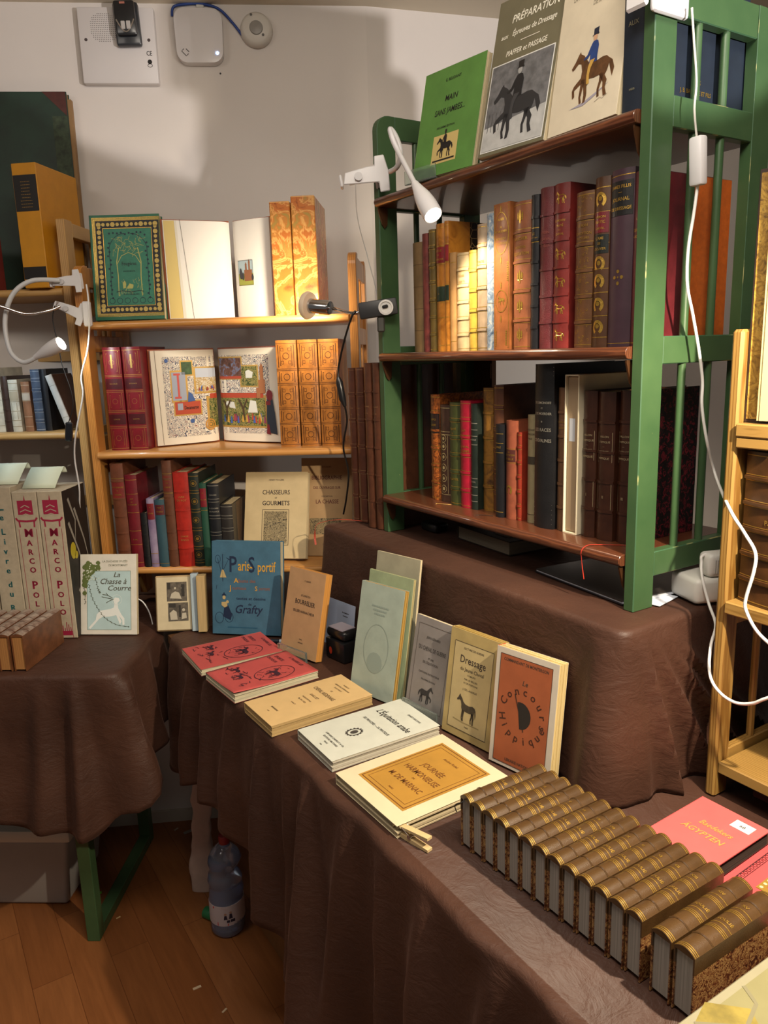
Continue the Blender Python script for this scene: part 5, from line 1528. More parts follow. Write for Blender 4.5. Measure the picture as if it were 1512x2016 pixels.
MB().prism([(-.034, -.0005), (-.034, -.0075), (-.004, -.0095), (.036, -.0085), (.036, -.0045), (-.030, -.0010)], -.005, .005, Matrix.Rotation(pi / 2, 4, 'X')).build('lower_jaw', PEG, cp)
MB().tube([(0, -.0066, .0), (0, .0066, .0)], .0035, 10).tube([(0, -.0066, .003), (-.014, -.006, .009), (-.014, .006, .009), (0, .0066, .003)], .0007, 5).build('spring', CHROME, cp, smooth=40)

# ---------------------------------------------------------------- row of fifteen brown half-leather volumes, spines up
LEA = leather('4A341C', rough=.3, var=.18)
SPEC = marbled([(.35, '341608'), (.47, '6A3416'), (.53, 'B8925A'), (.58, '5A2612'), (.66, '7A4A22'), (.72, 'C8A868')], 120, 1.8, .5)
def rowbook(M, label, num, t=.0222, L=.146, h=.084):
    e = thing('spine_up_volume', label, 'book', M, 'brown half-leather volumes in a row, spines up')
    r = .006
    n = 10
    arc = [(t * i / n, h - r * (2 * i / n - 1) ** 2) for i in range(n + 1)]
    b = .0018
    top = MB()
    Mx = Matrix(((1, 0, 0, 0), (0, 0, 1, 0), (0, 1, 0, 0), (0, 0, 0, 1)))
    out = [(0, h - .026)] + arc + [(t, h - .026)]
    inn = [(t - b, h - .026), (t - b, h - r - .002), (b, h - r - .002), (b, h - .026)]
    top.prism((out + inn)[::-1], 0, L, Mx)
    for y in (.030, .052, .058, .088, .094, .116):
        vs = []
        for i, (x, z) in enumerate(arc):
            vs += [(x, y - .0012, z + .0004), (x, y, z + .0016), (x, y + .0012, z + .0004)]
        fs = []
        for i in range(n):
            a = 3 * i
            fs += [(a, a + 3, a + 4, a + 1), (a + 1, a + 4, a + 5, a + 2)]
        if y in (.030, .116):
            top.add(vs, fs)
    top.build('spine', LEA, e, smooth=40)
    for x0, x1 in ((0.0002, b), (t - b, t - .0002)):
        MB().box(x0, .0004, .0, x1, L - .0004, h - .026).build('marbled_board', SPEC, e)
    MB().box(b, .003, .004, t - b, L - .003, h - r - .0025).build('page_block', pages('9A9288', 'x'), e)
    g = MB()
    for y in (.001, .0035, .006, .0295, .049, .0515, .054, .0605, .085, .0875, .090, .0965, .1155, .141, .1435):
        vs = []
        for x, z in arc:
            vs += [(x, y, z + .0004), (x, y + .0009, z + .0004)]
        g.add(vs, [(2 * i, 2 * i + 2, 2 * i + 3, 2 * i + 1) for i in range(n)])
    g.build('gilt_lines', GOLD, e)
    tx = MB()
    for s_, y in (('SOULIÉ', .066), (num, .102)):
        tm = MB().text(s_, 0, 0, .0058, maxw=t * .8)
        # letters read across the spine, head of the book away from the viewer
        tx.add([(t / 2 + p.x, y + p.y, h - r * (2 * (t / 2 + p.x) / t - 1) ** 2 + .0007) for p in tm.v], tm.f)
    tx.build('spine_lettering', GOLD, e)
    return e
us = [-.004 + .0238 * k for k in range(13)] + [.3155, .3435]
rom = ['I', 'II', 'III', 'IV', 'V', 'VI', 'VII', 'VIII', 'IX', 'X', 'XI', 'XII', 'XIII', 'XIV', 'XV']
words = ['first', 'second', 'third', 'fourth', 'fifth', 'sixth', 'seventh', 'eighth', 'ninth', 'tenth', 'eleventh', 'twelfth', 'thirteenth', 'fourteenth', 'fifteenth']
row = []
for k, u in enumerate(us):
    ends = {0: 'brown half-leather volume at the far end of the spine-up row, beside the cream booklet', 14: 'brown half-leather volume at the near end of the spine-up row, marbled side showing'}
    lab = ends.get(k, 'brown half-leather volume, %s from the far end of the spine-up row' % words[k])
    row.append(rowbook(GT @ Matrix.Translation((u, -.347 + .0016 * k * .6, ZT + .0015)) @ Matrix.Rotation(radians(random.uniform(-.6, .6)), 4, 'Z'), lab, rom[k], t=.0222 if k < 13 else .0255))
tag(MB().tube(smoothpath([(0, -.344, ZT + .080), (.004, -.352, ZT + .078), (-.006, -.358, ZT + .070), (-.004, -.357, ZT + .060)], 5), .0008, 6, cap=True).build('ribbon_bookmark', BLACK), 'thin black ribbon end hanging from the first volume of the spine-up row', 'ribbon').matrix_world = GT @ Matrix.Translation((.004, 0, 0))

# ---------------------------------------------------------------- red guide books at the right
REDC = mat('D45C5A', .55, var=.06, vscale=25)
ba = booklet('red_guide_book', 'red cloth guide book lettered ÄGYPTEN with a white price sticker', 'book', GT @ Matrix.Translation((.2095, -.098, ZT + .040)) @ Matrix.Rotation(radians(1), 4, 'Z') @ Matrix.Translation((0, -.078, 0)), radians(1.5), .104, .156, .036, REDC, hard=True, pg=pages('4A3A32', 'z'), spine=REDC)
printed(ba, [('Baedekers', .006, .097, .0145, 'c', .8, .2), ('ÄGYPTEN', .000, .074, .0155, 'c', .9, .15)], mat('D8B060', .4, .4))
stk = MB().box(.012, .124, .0002, .040, .143, .0008).build('price_sticker', mat('E6E2DE', .6), ba)
printed(stk, [('68', .026, .130, .008)], INKB, z=.001, name='sticker_number')
r2 = booklet('red_ornate_book', 'red cloth book with black scroll border and gilt centre at the right photo edge', 'book', GT @ Matrix.Translation((.342, -.082, ZT + .038)) @ Matrix.Rotation(radians(3), 4, 'Z') @ Matrix.Translation((0, -.098, 0)), 0, .140, .200, .036, mat('C64A4C', .55, var=.06), hard=True, pg=pages('6A5A4A', 'z'), spine=mat('C64A4C', .55))
m = MB().border(-.060, .010, .062, .190, .0012, .0006).border(-.052, .018, .054, .182, .0008, .0006)
for k in range(22):
    m.ring(-.056, .022 + k * .0073, .0026, .0008, .0006, n=10)
    m.ring(.058, .022 + k * .0073, .0026, .0008, .0006, n=10)
for k in range(14):
    m.ring(-.046 + k * .0075, .014, .0026, .0008, .0006, n=10)
    m.ring(-.046 + k * .0075, .186, .0026, .0008, .0006, n=10)
m.build('scroll_border', mat('3A1418', .6), r2)
m = MB().border(-.034, .050, .036, .150, .009, .0006)
m.build('gilt_frame', mat('A8843A', .45, .4), r2)
MB().rect(-.024, .060, .026, .140, .0007).build('gilt_centre', mat('A8924A', .5, var=.4, vscale=90), r2)
m = MB()
for k in range(11):
    m.disc(-.0295, .055 + k * .009, .0025, .001, n=6).disc(.0315, .055 + k * .009, .0025, .001, n=6)
m.build('frame_beads', mat('D8C890', .5), r2)
wp = thing('cream_print', 'cream print with yellow floral drawing at the bottom right corner of the table', 'print', GT @ Matrix.Translation((.455, -.305, ZT + .0015)) @ Matrix.Rotation(radians(0), 4, 'Z'))
MB().box(-.065, -.17, 0, .22, .17, .05).build('portfolio', mat('8E886E', .6, var=.05), wp, bevel=.002)
MB().rect(-.055, -.16, .2, .16, .0502).build('yellow_ground', mat('847E56', .6, var=.1, vscale=12), wp)
m = MB()
for pts in ([(-.03, -.06), (.0, -.03), (.03, -.05), (.01, -.08), (-.02, -.09)], [(.02, 0), (.05, .03), (.09, .01), (.06, -.03)], [(.0, .05), (.03, .09), (.07, .07), (.04, .04)]):
    m.flat([(a - .035, b_ + .02) for a, b_ in pts], .0504)
m.build('flower_print', mat('8A7A34', .6, var=.3, vscale=50), wp)
m = MB()
for pts in ([(-.02, -.09), (.02, -.04), (.04, .0), (.07, .06)], [(.01, -.05), (.0, -.02), (-.02, -.01)], [(.03, -.02), (.06, -.02)]):
    m.stroke([(a - .035, b_ + .02) for a, b_ in pts], .004, .0507)
m.build('stem_print', mat('7A7458', .6), wp)

# ================================================================== left shelf
y1, y2 = .1862, -.1848
VEL = mat('C4BCA8', .55, var=.2, vscale=40)
TANV = mat('8A5E40', .5, var=.25, vscale=40)
pbook(-.720, -.687, .065, y2, .173, 'tall cream vellum book with gilt bands, leftmost on the left shelf', VEL, bands=0, lines=(.1, .3, .5, .6, .75, .9), labels=[(.62, .73, mat('6A5A48', .5))], gilt=mat('8A7650', .5, .3), d=.13)
pbook(-.685, -.667, .068, y2, .150, 'dark brown book set back between two vellum books on the left shelf', leather('3A241A'), bands=4, d=.13)
pbook(-.665, -.639, .065, y2, .140, 'short cream book with patterned gilt panels, third on the left shelf', VEL, bands=0, lines=(.1, .22, .4, .58, .8, .93), labels=[(.6, .78, mat('A89A80', .5))], gilt=mat('8A7650', .5, .3), d=.12, extra=lambda t, h: MB().border(t * .2, h * .42, t * .8, h * .56, .0008).border(t * .2, h * .24, t * .8, h * .38, .0008))
pbook(-.629, -.606, .065, y2, .134, 'short tan book with a white rubbed label on the left shelf', TANV, bands=0, lines=(.1, .3, .62, .78, .93), labels=[(.63, .77, mat('B8A894', .5))], gilt=mat('B8A88A', .5, .3), d=.12)
pbook(-.599, -.574, .065, y2, .166, 'glossy blue-grey book with gilt bands on the left shelf', leather('4A5668', rough=.25), bands=5, lines=True, gilt=mat('A8B0B8', .4, .5), d=.13)
pbook(-.572, -.556, .070, y2, .166, 'black book right of the glossy blue-grey one on the left shelf', leather('15161A'), bands=0, d=.13)
book(P @ Matrix.Translation((-.512, .060, y2 + .0055)) @ Matrix.Rotation(radians(-17), 4, 'Y'), 'white-spined book leaning left at the right end of the left shelf', .018, .148, .12, mat('B9B6AE', .5, var=.2), bands=0, lines=(.2, .8), board=leather('4A2E22'), half=.004, gilt=mat('8A8478', .5))
rb = thing('paper_book', 'cream paper book with a red spine strip on the top left board', 'book', P @ Matrix.Translation((-.76, .045, y1)))
MB().box(0, .0, 0, .100, .03, .150).build('page_block', mat('B8AC94', .7, var=.1), rb)
MB().box(.1005, -.003, 0, .118, .04, .165).build('red_spine', mat('7A2E28', .6, var=.15), rb, bevel=.002)
YEL = mat('C98A14', .5, var=.06, vscale=30)
ye = thing('yellow_slipcase', 'tall yellow slipcase with black labels on the top left board', 'slipcase', P @ Matrix.Translation((-.557, .020, y1)) @ Matrix.Rotation(radians(-5), 4, 'Z'))
MB().box(0, 0, 0, .066, .190, .300).build('case', YEL, ye, bevel=.0015)
top_label = None
for z0, z1 in ((.186, .272), (.022, .052)):
    bl = MB().box(.002, -.0006, z0, .064, .0, z1).build('black_label', mat('1A1614', .45), ye)
    top_label = bl if z0 > .1 else top_label
q_ = MB()
grey_lines(q_, .033, .255, 9, .036, .0075, .0014, seed=8)
MB().add([(p.x, -.0009, p.y) for p in q_.v], q_.f).build('label_lettering', mat('8A6A30', .5), top_label)
fo = booklet('large_folio', 'very large dark green folio with worn brown corner leaning on the back wall', 'book', WL @ Matrix.Translation((-.225, -.052, y1 + 1.521)), rxl(2), .385, .530, .026, mat('16281F', .55, var=.35, vscale=9, col2='1E3A2C'), hard=True, pg=pages('8E6A48', 'z'))
MB().flat([(.190, .530), (.128, .530), (.190, .468)], .0006).build('corner_patch', leather('4A1E18'), fo)
MB().rect(.150, .02, .19, .468, .0005).build('worn_edge', mat('33402E', .7, var=.5, vscale=60), fo)
MB().box(.188, .012, -.022, .202, .512, -.004).build('ragged_pages', pages('9A7850', 'z'), fo)
q_ = MB()
grey_lines(q_, .055, .255, 2, .05, .030, .004, .0006, seed=12)
q_.build('faint_lettering', mat('7A7A4A', .5, .3), fo)
printed(fo, [('CARTES', .055, .192, .012)], mat('9A8A4A', .5, .3))

# tall linen slipcases on the left table
LINEN = mat('B4A68E', .7, var=.1, vscale=60, bump=.2, bscale=500)
LT2 = Matrix.Translation((-.86, 1.880, ZT + .0015)) @ Matrix.Rotation(radians(-2), 4, 'Z') @ Matrix.Translation((.86, 0, 0))
CRIM, TEALI = mat('9A1E3E', .6), mat('2A6A6A', .6)
def linen(x0, x1, h, label, letters, ink, pagoda, side=False, sz=.02):
    e = thing('linen_slipcase', label, 'slipcase', LT2 @ Matrix.Translation((x0, 0, 0)), 'tall linen slipcases')
    w_ = x1 - x0
    MB().box(0, 0, 0, w_, .135, h).build('case', LINEN, e, bevel=.0015)
    m = MB()
    y = h * (.775 if pagoda else .93)
    for i, c_ in enumerate(letters):
        k = 1.45 if i == 0 or (pagoda and i == 6) else 1.0
        if c_ != ' ':
            t_ = MB().text(c_, 0, 0, sz * k, bold=.05)
            y -= sz * k * .95
            m.add([(w_ / 2 + p.x, -.0006, y + p.y) for p in t_.v], t_.f)
            y -= sz * .22
        else:
            y -= sz * .55
    if pagoda:
        t_ = MB().rect(.012, h - .058, w_ - .012, h - .022)
        t2 = MB()
        for sx in (-1, 1):
            t2.stroke([(w_ / 2 + sx * .0, h - .075), (w_ / 2 + sx * .022, h - .073), (w_ / 2 + sx * .027, h - .066)], .005)
            t2.stroke([(w_ / 2 + sx * .018, h - .09), (w_ / 2 + sx * .019, h - .075)], .004)
            t2.stroke([(w_ / 2 + sx * .022, h - .095), (w_ / 2 + sx * .020, .0)], .0011)
        m.add([(p.x, -.0005, p.y) for p in t_.v], t_.f)
        m.add([(p.x, -.0005, p.y) for p in t2.v], t2.f)
        t3 = MB().flat([(w_ / 2 - .002, h - .022), (w_ / 2 + .002, h - .022), (w_ / 2, h - .008)])
        m.add([(p.x, -.0005, p.y) for p in t3.v], t3.f)
        sk = MB().rect(.014, .008, w_ - .012, .020)
        for k in range(7):
            sk.rect(.016 + k * .005, .020, .018 + k * .005, .026 + .022 * ((k * 37) % 10) / 10)
        m.add([(p.x, -.0005, p.y) for p in sk.v], sk.f)
    if m.v:
        m.build('spine_lettering', ink, e)
    if pagoda:
        t4 = MB()
        for k in range(3):
            yy = h - .034 - .011 * k
            t4.stroke([(.014 + .003 * (2 - k), yy - .006), (w_ / 2, yy), (w_ - .014 - .003 * (2 - k), yy - .006)], .0022)
        MB().add([(p.x, -.0008, p.y) for p in t4.v], t4.f).build('pagoda_lines', LINEN, e)
    if side:
        DK = mat('241E1A', .6, var=.2)
        MB().box(w_, .002, .002, w_ + .0006, .133, h - .002).build('dark_side', DK, e)
        s_ = MB()
        for pts in ([(.03, .36), (.06, .30), (.05, .25)], [(.06, .33), (.10, .24), (.12, .17)], [(.02, .30), (.06, .22), (.09, .14)], [(.04, .12), (.08, .06), (.1, .02)]):
            s_.stroke(pts, .010, taper=True)
        MB().add([(w_ + .0008, p.x, p.y) for p in s_.v], s_.f).build('pale_strokes', mat('9A968A', .6), e)
        s_ = MB().disc(.030, .225, .016, ry=.022).disc(.045, .21, .010)
        MB().add([(w_ + .0010, p.x, p.y) for p in s_.v], s_.f).build('yellow_flower', mat('B8A82A', .6), e)
    return e
linen(-.987, -.926, .397, 'linen slipcase lettered LE LIVRE DU ROI in teal, left of the crimson-lettered pair', 'Le Livre du Roi', TEALI, False, sz=.0215)
linen(-.924, -.862, .385, 'left linen slipcase with a crimson pagoda and crimson stacked lettering', 'MARCO POLO', CRIM, True)
linen(-.860, -.798, .385, 'right linen slipcase with a crimson pagoda, its dark painted side showing', 'MARCO POLO', CRIM, True, side=True)
linen(-1.052, -.992, .392, 'plain linen slipcase at the left edge behind the small brown books', '', TEALI, False)
for k, (x, hh) in enumerate(((-.962, .397), (-.868, .385))):
    e = MB()
    vs, fs = [], []
    n = 10
    for i in range(n + 1):
        t_ = i / n
        yy, zz = .035 + .05 * t_ + .018 * sin(t_ * 3), .002 + .055 * (1 - (1 - t_) ** 2.2) * (1 if t_ < .62 else 1 - (t_ - .62) * 1.1)
        for xx in (-.045, .040):
            vs.append((xx + .012 * t_, yy, zz))
    e.add(vs, [(2 * i, 2 * i + 1, 2 * i + 3, 2 * i + 2) for i in range(n)], LT2 @ Matrix.Translation((x, 0, hh)))
    o = e.build('paper_slip', mat('C9D0B8', .6), smooth=60)
    so = o.modifiers.new('thickness', 'SOLIDIFY'); so.thickness = .0006
    tag(o, ('curled pale note standing on the teal-lettered slipcase', 'curled pale note standing on the crimson-lettered slipcases')[k], 'note')

LB = leather('6E4226', rough=.45, var=.3)
LSP = mat('A89A8C', .5, var=.35, vscale=60, col2='6E4E40')
for k in range(5):
    x = -.865 - .0335 * k
    e = thing('spine_up_octavo', ('brown mottled octavo lying on its fore-edge, right end of the five on the left table', 'second from right of the five brown octavos on the left table', 'third from right, middle of the five brown octavos on the left table', 'fourth from right of the five brown octavos on the left table', 'leftmost of the five brown octavos, cut by the left photo edge')[k], 'book', Matrix.Translation((x, 1.672, ZT + .0015)) @ Matrix.Rotation(radians(-4), 4, 'Z'), 'brown octavos on the left table')
    t, L, h, r, b = .029, .183, .090, .0045, .002
    n = 8
    arc = [(t * i / n, h - r * (2 * i / n - 1) ** 2) for i in range(n + 1)]
    Mx = Matrix(((1, 0, 0, 0), (0, 0, 1, 0), (0, 1, 0, 0), (0, 0, 0, 1)))
    out = [(0, 0)] + arc + [(t, 0)]
    inn = [(t - b, 0), (t - b, h - r - .002), (b, h - r - .002), (b, 0)]
    MB().prism((out + inn)[::-1], 0, L, Mx).build('cover', LB, e, smooth=35)
    m = MB()
    for i in range(n):
        (x0, z0), (x1, z1) = arc[i], arc[i + 1]
        m.add([(x0, .001, z0 + .0004), (x1, .001, z1 + .0004), (x1, L - .001, z1 + .0004), (x0, L - .001, z0 + .0004)], [(0, 1, 2, 3)])
    m.build('rubbed_spine', LSP, e)
    m = MB()
    for y in (.03, .058, .088, .118, .148):
        for i in range(n):
            (x0, z0), (x1, z1) = arc[i], arc[i + 1]
            m.add([(x0, y - .001, z0 + .0008), (x1, y - .001, z1 + .0008), (x1, y + .0012, z1 + .0008), (x0, y + .0012, z0 + .0008)], [(0, 1, 2, 3)])
    m.build('spine_bands', mat('4A3428', .5), e)
    MB().box(b, .003, .003, t - b, L - .003, h - r - .0025).build('page_block', pages('A8743E', 'x'), e)

# ================================================================== things on the back wall
def wall(x0, z0):
    return WL @ Matrix.Translation((x0, 0, z0 + 1.52))
pn = thing('alarm_panel', 'square white sounder panel with a dotted grille high on the back wall', 'alarm panel', wall(.014, .740))
prof = [(0, 0), (.202, 0), (.202, .189), (0, .189)]
MB().box(0, -.026, 0, .202, -.0005, .189).build('housing', mat('CFCAC8', .4), pn, bevel=.004, seg=2, smooth=40)
m = MB()
for i in range(15):
    for j in range(15):
        x, z = (i - 7) * .0048, (j - 7) * .0048
        if x * x + z * z < .0385 ** 2 and abs(x) < .036:
            m.disc(.068 + x, .138 + z, .0011, n=6)
MB().add([(p.x, -.0264, p.y) for p in m.v], m.f).build('speaker_grille', mat('4A4440', .6), pn)
m = MB()
for x in (.018, .184):
    m.disc(x, .108, .0042)
MB().add([(p.x, -.0266, p.y) for p in m.v], m.f).build('screw', mat('5A5050', .4, .5), pn)
m = MB()
m.text('CE', .182, .070, .016, sx=.8).disc(.182, .054, .006).ring(.182, .045, .006, .0014, ry=.004)
MB().add([(p.x, -.0265, p.y) for p in m.v], m.f).build('mark', INK, pn)
rm = thing('wall_handset', 'black handset with silver buttons hung on the white panel', 'handset', WL @ Matrix.Translation((.116, -.027, .826 + 1.52)) @ Matrix.Rotation(radians(-2), 4, 'Y'))
MB().box(0, -.022, .0, .066, -.0005, .106).build('holder', mat('20242A', .35, coat=.2), rm, bevel=.006, seg=2, smooth=40)
hb = MB().box(.004, -.036, .020, .060, -.0222, .106).build('handset_body', mat('17191C', .3, coat=.3), rm, bevel=.008, seg=2, smooth=40)
m = MB().stroke([(.009 + .046 * k / 10, .058 - .030 * sin(k / 10 * pi)) for k in range(11)], .003)
MB().add([(p.x, -.0365, p.y) for p in m.v], m.f).build('silver_trim', CHROME, hb)
for x in (.020, .034):
    MB().box(x, -.0385, .034, x + .011, -.0362, .054).build('button', mat('B4B0AC', .35), hb, bevel=.002)
MB().box(.022, -.0372, .095, .036, -.0362, .100).build('lamp_window', mat('A86A5A', .4), hb)
rt = thing('wireless_router', 'rounded square white wireless access point with a blue light on the back wall', 'router', wall(.268, .790))
sq = []
for cx, cz, a0 in ((.102, .108, 0), (.028, .108, 90), (.030, .032, 180), (.100, .032, 270)):
    for k in range(7):
        a = radians(a0 + 15 * k)
        sq.append((cx + .028 * cos(a), cz + .030 * sin(a)))
Mw = Matrix(((1, 0, 0, 0), (0, 0, -1, 0), (0, 1, 0, 0), (0, 0, 0, 1)))
MB().prism(sq, .0005, .030, Mw).build('housing', mat('D4D0D0', .35, coat=.2), rt, bevel=.006, seg=3, smooth=45)
m = MB()
m.stroke([(.022, .036), (.016, .030), (.028, .018), (.034, .024)], .0022).stroke([(.028, .036), (.036, .028)], .0022)
MB().add([(p.x, -.0305, p.y) for p in m.v], m.f).build('maker_mark', mat('4A4848', .5), rt)
MB().add([(p.x, -.0308, p.y) for p in MB().disc(.112, .026, .0035).v], MB().disc(.112, .026, .0035).f).build('status_light', glow('9AC4FF', 25), rt)
sn = thing('motion_sensor', 'round white motion sensor high on the back wall', 'sensor', wall(.489, .881))
MB().lathe([(.044, .0005), (.045, .006), (.042, .020), (.034, .027), (.0, .028)], 32, Mw).build('dome', mat('CEC9C0', .45), sn, smooth=50)
MB().lathe([(.019, .0262), (.017, .031), (.0, .033)], 24, Mw).build('lens', mat('8A8680', .35), sn, smooth=50)
m = MB().disc(-.012, .032, .0035).disc(.018, -.018, .0035)
MB().add([(p.x, -.0288, p.y) for p in m.v], m.f).build('screw', mat('5A5652', .5), sn)
wc = lambda x, z, y=-.006: WL @ Vector((x, y, z + 1.52))
tag(MB().tube(smoothpath([wc(.262, .915), wc(.268, .938), wc(.30, .945), wc(.345, .946), wc(.39, .934), wc(.425, .90), wc(.448, .87)], 6), .0035, 8).build('blue_cable', mat('24428A', .4), smooth=50), 'blue network cable looping from the access point to the motion sensor', 'cable')
tag(MB().box(-.010, -.008, -.008, .012, -.0005, .008, wall(.338, .944)).build('cable_clip', mat('CFCBC2', .4), bevel=.002), 'small white clip holding the blue cable at the ceiling', 'cable clip')
tag(MB().lathe([(.0025, .0002), (.0025, .0012), (0, .0014)], 10, WL @ Matrix.Translation((.382, 0, .774 + 1.52)) @ Mw).build('wall_plug', BLACK), 'tiny dark screw hole plug in the wall below the access point', 'wall plug')

# ================================================================== clip lamps
def along(p, q):
    d = (Vector(q) - Vector(p)).normalized()
    return Matrix.Translation(p) @ d.to_track_quat('Z', 'Y').to_matrix().to_4x4()
YV = lambda y: frame(0, y, 0, 0)
V = lambda px, py, y: at(YV(y), px, py, 0)

def clamp(t, c, ang, s=1.0, m=WHITEP, yaw=0.0):
    """a two-jaw spring clip about 9 cm long along local x, jaws at +x"""
    M_ = Matrix.Translation(c) @ Matrix.Rotation(yaw, 4, 'Z') @ Matrix.Rotation(ang, 4, 'Y')
    L = t.matrix_world.inverted() @ M_
    prof = [(-.056, -.010), (.010, -.016), (.010, -.034), (.028, -.034), (.031, .0), (.026, .030), (.008, .030), (.006, .014), (-.010, .014), (-.050, .010)]
    MB().prism([(a * s, b * s) for a, b in prof], -.004 * s, .0 * s, L @ Matrix.Translation((0, -.012 * s, 0)) @ Matrix.Rotation(pi / 2, 4, 'X')).build('front_jaw', m, t, bevel=.0015 * s)
    MB().box(-.046 * s, -.0115 * s, -.009 * s, .006 * s, .012 * s, .010 * s, L).build('clip_body', m, t, bevel=.003 * s, seg=2, smooth=40)
    MB().box(-.062 * s, -.015 * s, -.014 * s, -.0565 * s, .012 * s, .008 * s, L).build('back_tab', m, t, bevel=.002 * s)
    MB().box(.004 * s, .0125 * s, -.024 * s, .026 * s, .018 * s, .022 * s, L).build('rear_jaw', m, t, bevel=.003 * s)
    MB().tube([(-.026 * s, -.0175 * s, -.001), (-.026 * s, .0165 * s, -.001)], .0075 * s, 16).build('spring_hinge', mat('C4C2C4', .3), t, smooth=40).matrix_local = L
    return M_

def head(t, p, q, r, m=WHITEP, n='lamp_head', gl_=None):
    p, q = Vector(p), Vector(q)
    l = (q - p).length
    Mi = t.matrix_world.inverted() @ along(p, q)
    hd = MB().lathe([(r * .38, -.004), (r * .42, 0), (r * .60, l * .18), (r * .85, l * .40), (r, l * .66), (r, l * .96), (r * .93, l), (r * .86, l * .99)], 24, Mi).build(n, m, t, smooth=50)
    MB().lathe([(r * .84, l * .985), (r * .80, l * 1.005), (0, l * 1.008)], 20, Mi).build('led_disc', gl_ or glow('FFF2D8', 12), hd, smooth=40)

# lamp on the green left post
p0 = at(G, 760, 340, -.012)
l1 = thing('clip_lamp', 'white clip lamp with bulb-shaped head on the green left post', 'lamp', Matrix.Translation(p0))
clamp(l1, V(733, 345, 1.765), radians(-8), 1.15)
path = smoothpath([at(G, x, y, w_) for x, y, w_ in ((768, 338, -.018), (782, 328, -.022), (789, 302, -.026), (780, 270, -.032), (768, 254, -.040), (775, 280, -.048), (796, 322, -.054), (820, 368, -.060))], 6)
Li = l1.matrix_world.inverted()
MB().tube([Li @ p for p in path], .0052, 10).build('gooseneck', mat('D2D0D2', .35), l1, smooth=50)
HP, HQ = at(G, 818, 364, -.060), at(G, 853, 424, -.062)
head(l1, HP, HQ, .0185)
MB().tube([Li @ p for p in smoothpath([V(700, 352, 1.75), V(700, 372, 1.76), V(704, 430, 1.80), V(722, 500, 1.84), V(738, 560, 1.85), V(745, 592, 1.85)], 6)], .0013, 6).build('cable', mat('D8D6D2', .4), l1, smooth=50)
light('clip_lamp_light', 'SPOT', tuple(HQ + (HQ - HP).normalized() * .012), tuple(G @ Vector((-.385, .05, .45))), 6.5, (1.0, .84, .62), .012, 88, .7)

# metal lamp at the right pine post
c2_ = V(747, 607, 1.765)
l2 = thing('metal_clip_lamp', 'silver clip lamp with white diffuser and black clamp between the two shelves', 'lamp', Matrix.Translation(c2_))
Li = l2.matrix_world.inverted()
MD = Matrix.Rotation(radians(7), 4, 'Y').inverted()
MB().box(-.046, -.012, -.018, .040, .012, .018, Matrix.Rotation(radians(-7), 4, 'Y')).build('clamp_body', mat('2A2A2C', .45), l2, bevel=.004, seg=2, smooth=40)
MB().lathe([(.0165, .0), (.0165, .004), (.0125, .0045), (.0120, .002), (.0, .002)], 24, Matrix.Translation((.014, -.0118, .001)) @ Matrix.Rotation(pi / 2, 4, 'X')).build('clamp_spring', mat('D6D4D0', .3), l2, smooth=40)
MB().box(-.006, -.004, -.004, .007, .004, .003, Matrix.Translation((.012, -.015, .003)) @ Matrix.Rotation(radians(-12), 4, 'Y')).build('spring_knob', BLACKP, l2, bevel=.002)
MB().box(-.008, -.006, -.052, .009, .006, -.018, Matrix.Translation((.002, 0, 0))).build('clamp_lever', mat('3A3832', .45), l2, bevel=.003)
MB().tube([Li @ p for p in smoothpath([V(712, 613, 1.765), V(696, 617, 1.772), V(676, 613, 1.80), V(656, 607, 1.84)], 6)], .0042, 10).build('arm', CHROME, l2, smooth=50)
a_, b_ = V(650, 606, 1.842), V(612, 602, 1.868)
Mi = Li @ along(a_, b_)
l_ = (b_ - a_).length
MB().lathe([(.004, -.002), (.015, .0), (.0165, .003), (.0165, l_ * .8), (.0175, l_)], 24, Mi).build('lamp_body', CHROME, l2, smooth=40)
m = MB()
for k in range(7):
    m.disc(.0105 * cos(k * .9), .0105 * sin(k * .9), .0024, n=8)
MB().add([(p.x, p.y, -.0006) for p in m.v], [f[::-1] for f in m.f], Mi).build('vent_holes', BLACK, l2)
MB().lathe([(.0175, l_), (.030, l_ + .002), (.0325, l_ + .010), (.029, l_ + .016), (.0, l_ + .018)], 28, Mi).build('diffuser', mat('E8DCC8', .4, trans=.3), l2, smooth=50)
MB().tube([Li @ p for p in smoothpath([V(700, 612, 1.765), V(692, 625, 1.765), V(678, 670, 1.80), V(667, 720, 1.84), V(666, 748, 1.84)], 6)], .0024, 8).build('cable', BLACK, l2, smooth=50)
MB().tube([Li @ p for p in (V(666, 742, 1.84), V(668, 752, 1.84), V(674, 785, 1.84), V(679, 800, 1.84))], [.004, .0085, .0085, .004], 12).build('cable_switch', BLACKP, l2, smooth=50)
MB().tube([Li @ p for p in smoothpath([V(679, 800, 1.84), V(683, 830, 1.86), V(676, 880, 1.90), V(686, 930, 1.93), V(682, 980, 1.96), V(676, 1012, 1.98)], 6)], .0024, 8).build('cable', BLACK, l2, smooth=50)
d_ = (b_ - a_).normalized()
light('metal_lamp_light', 'SPOT', tuple(b_ + d_ * .026), tuple(P @ Vector((.15, .04, .11))), 6.5, (1.0, .85, .64), .018, 140, .6)

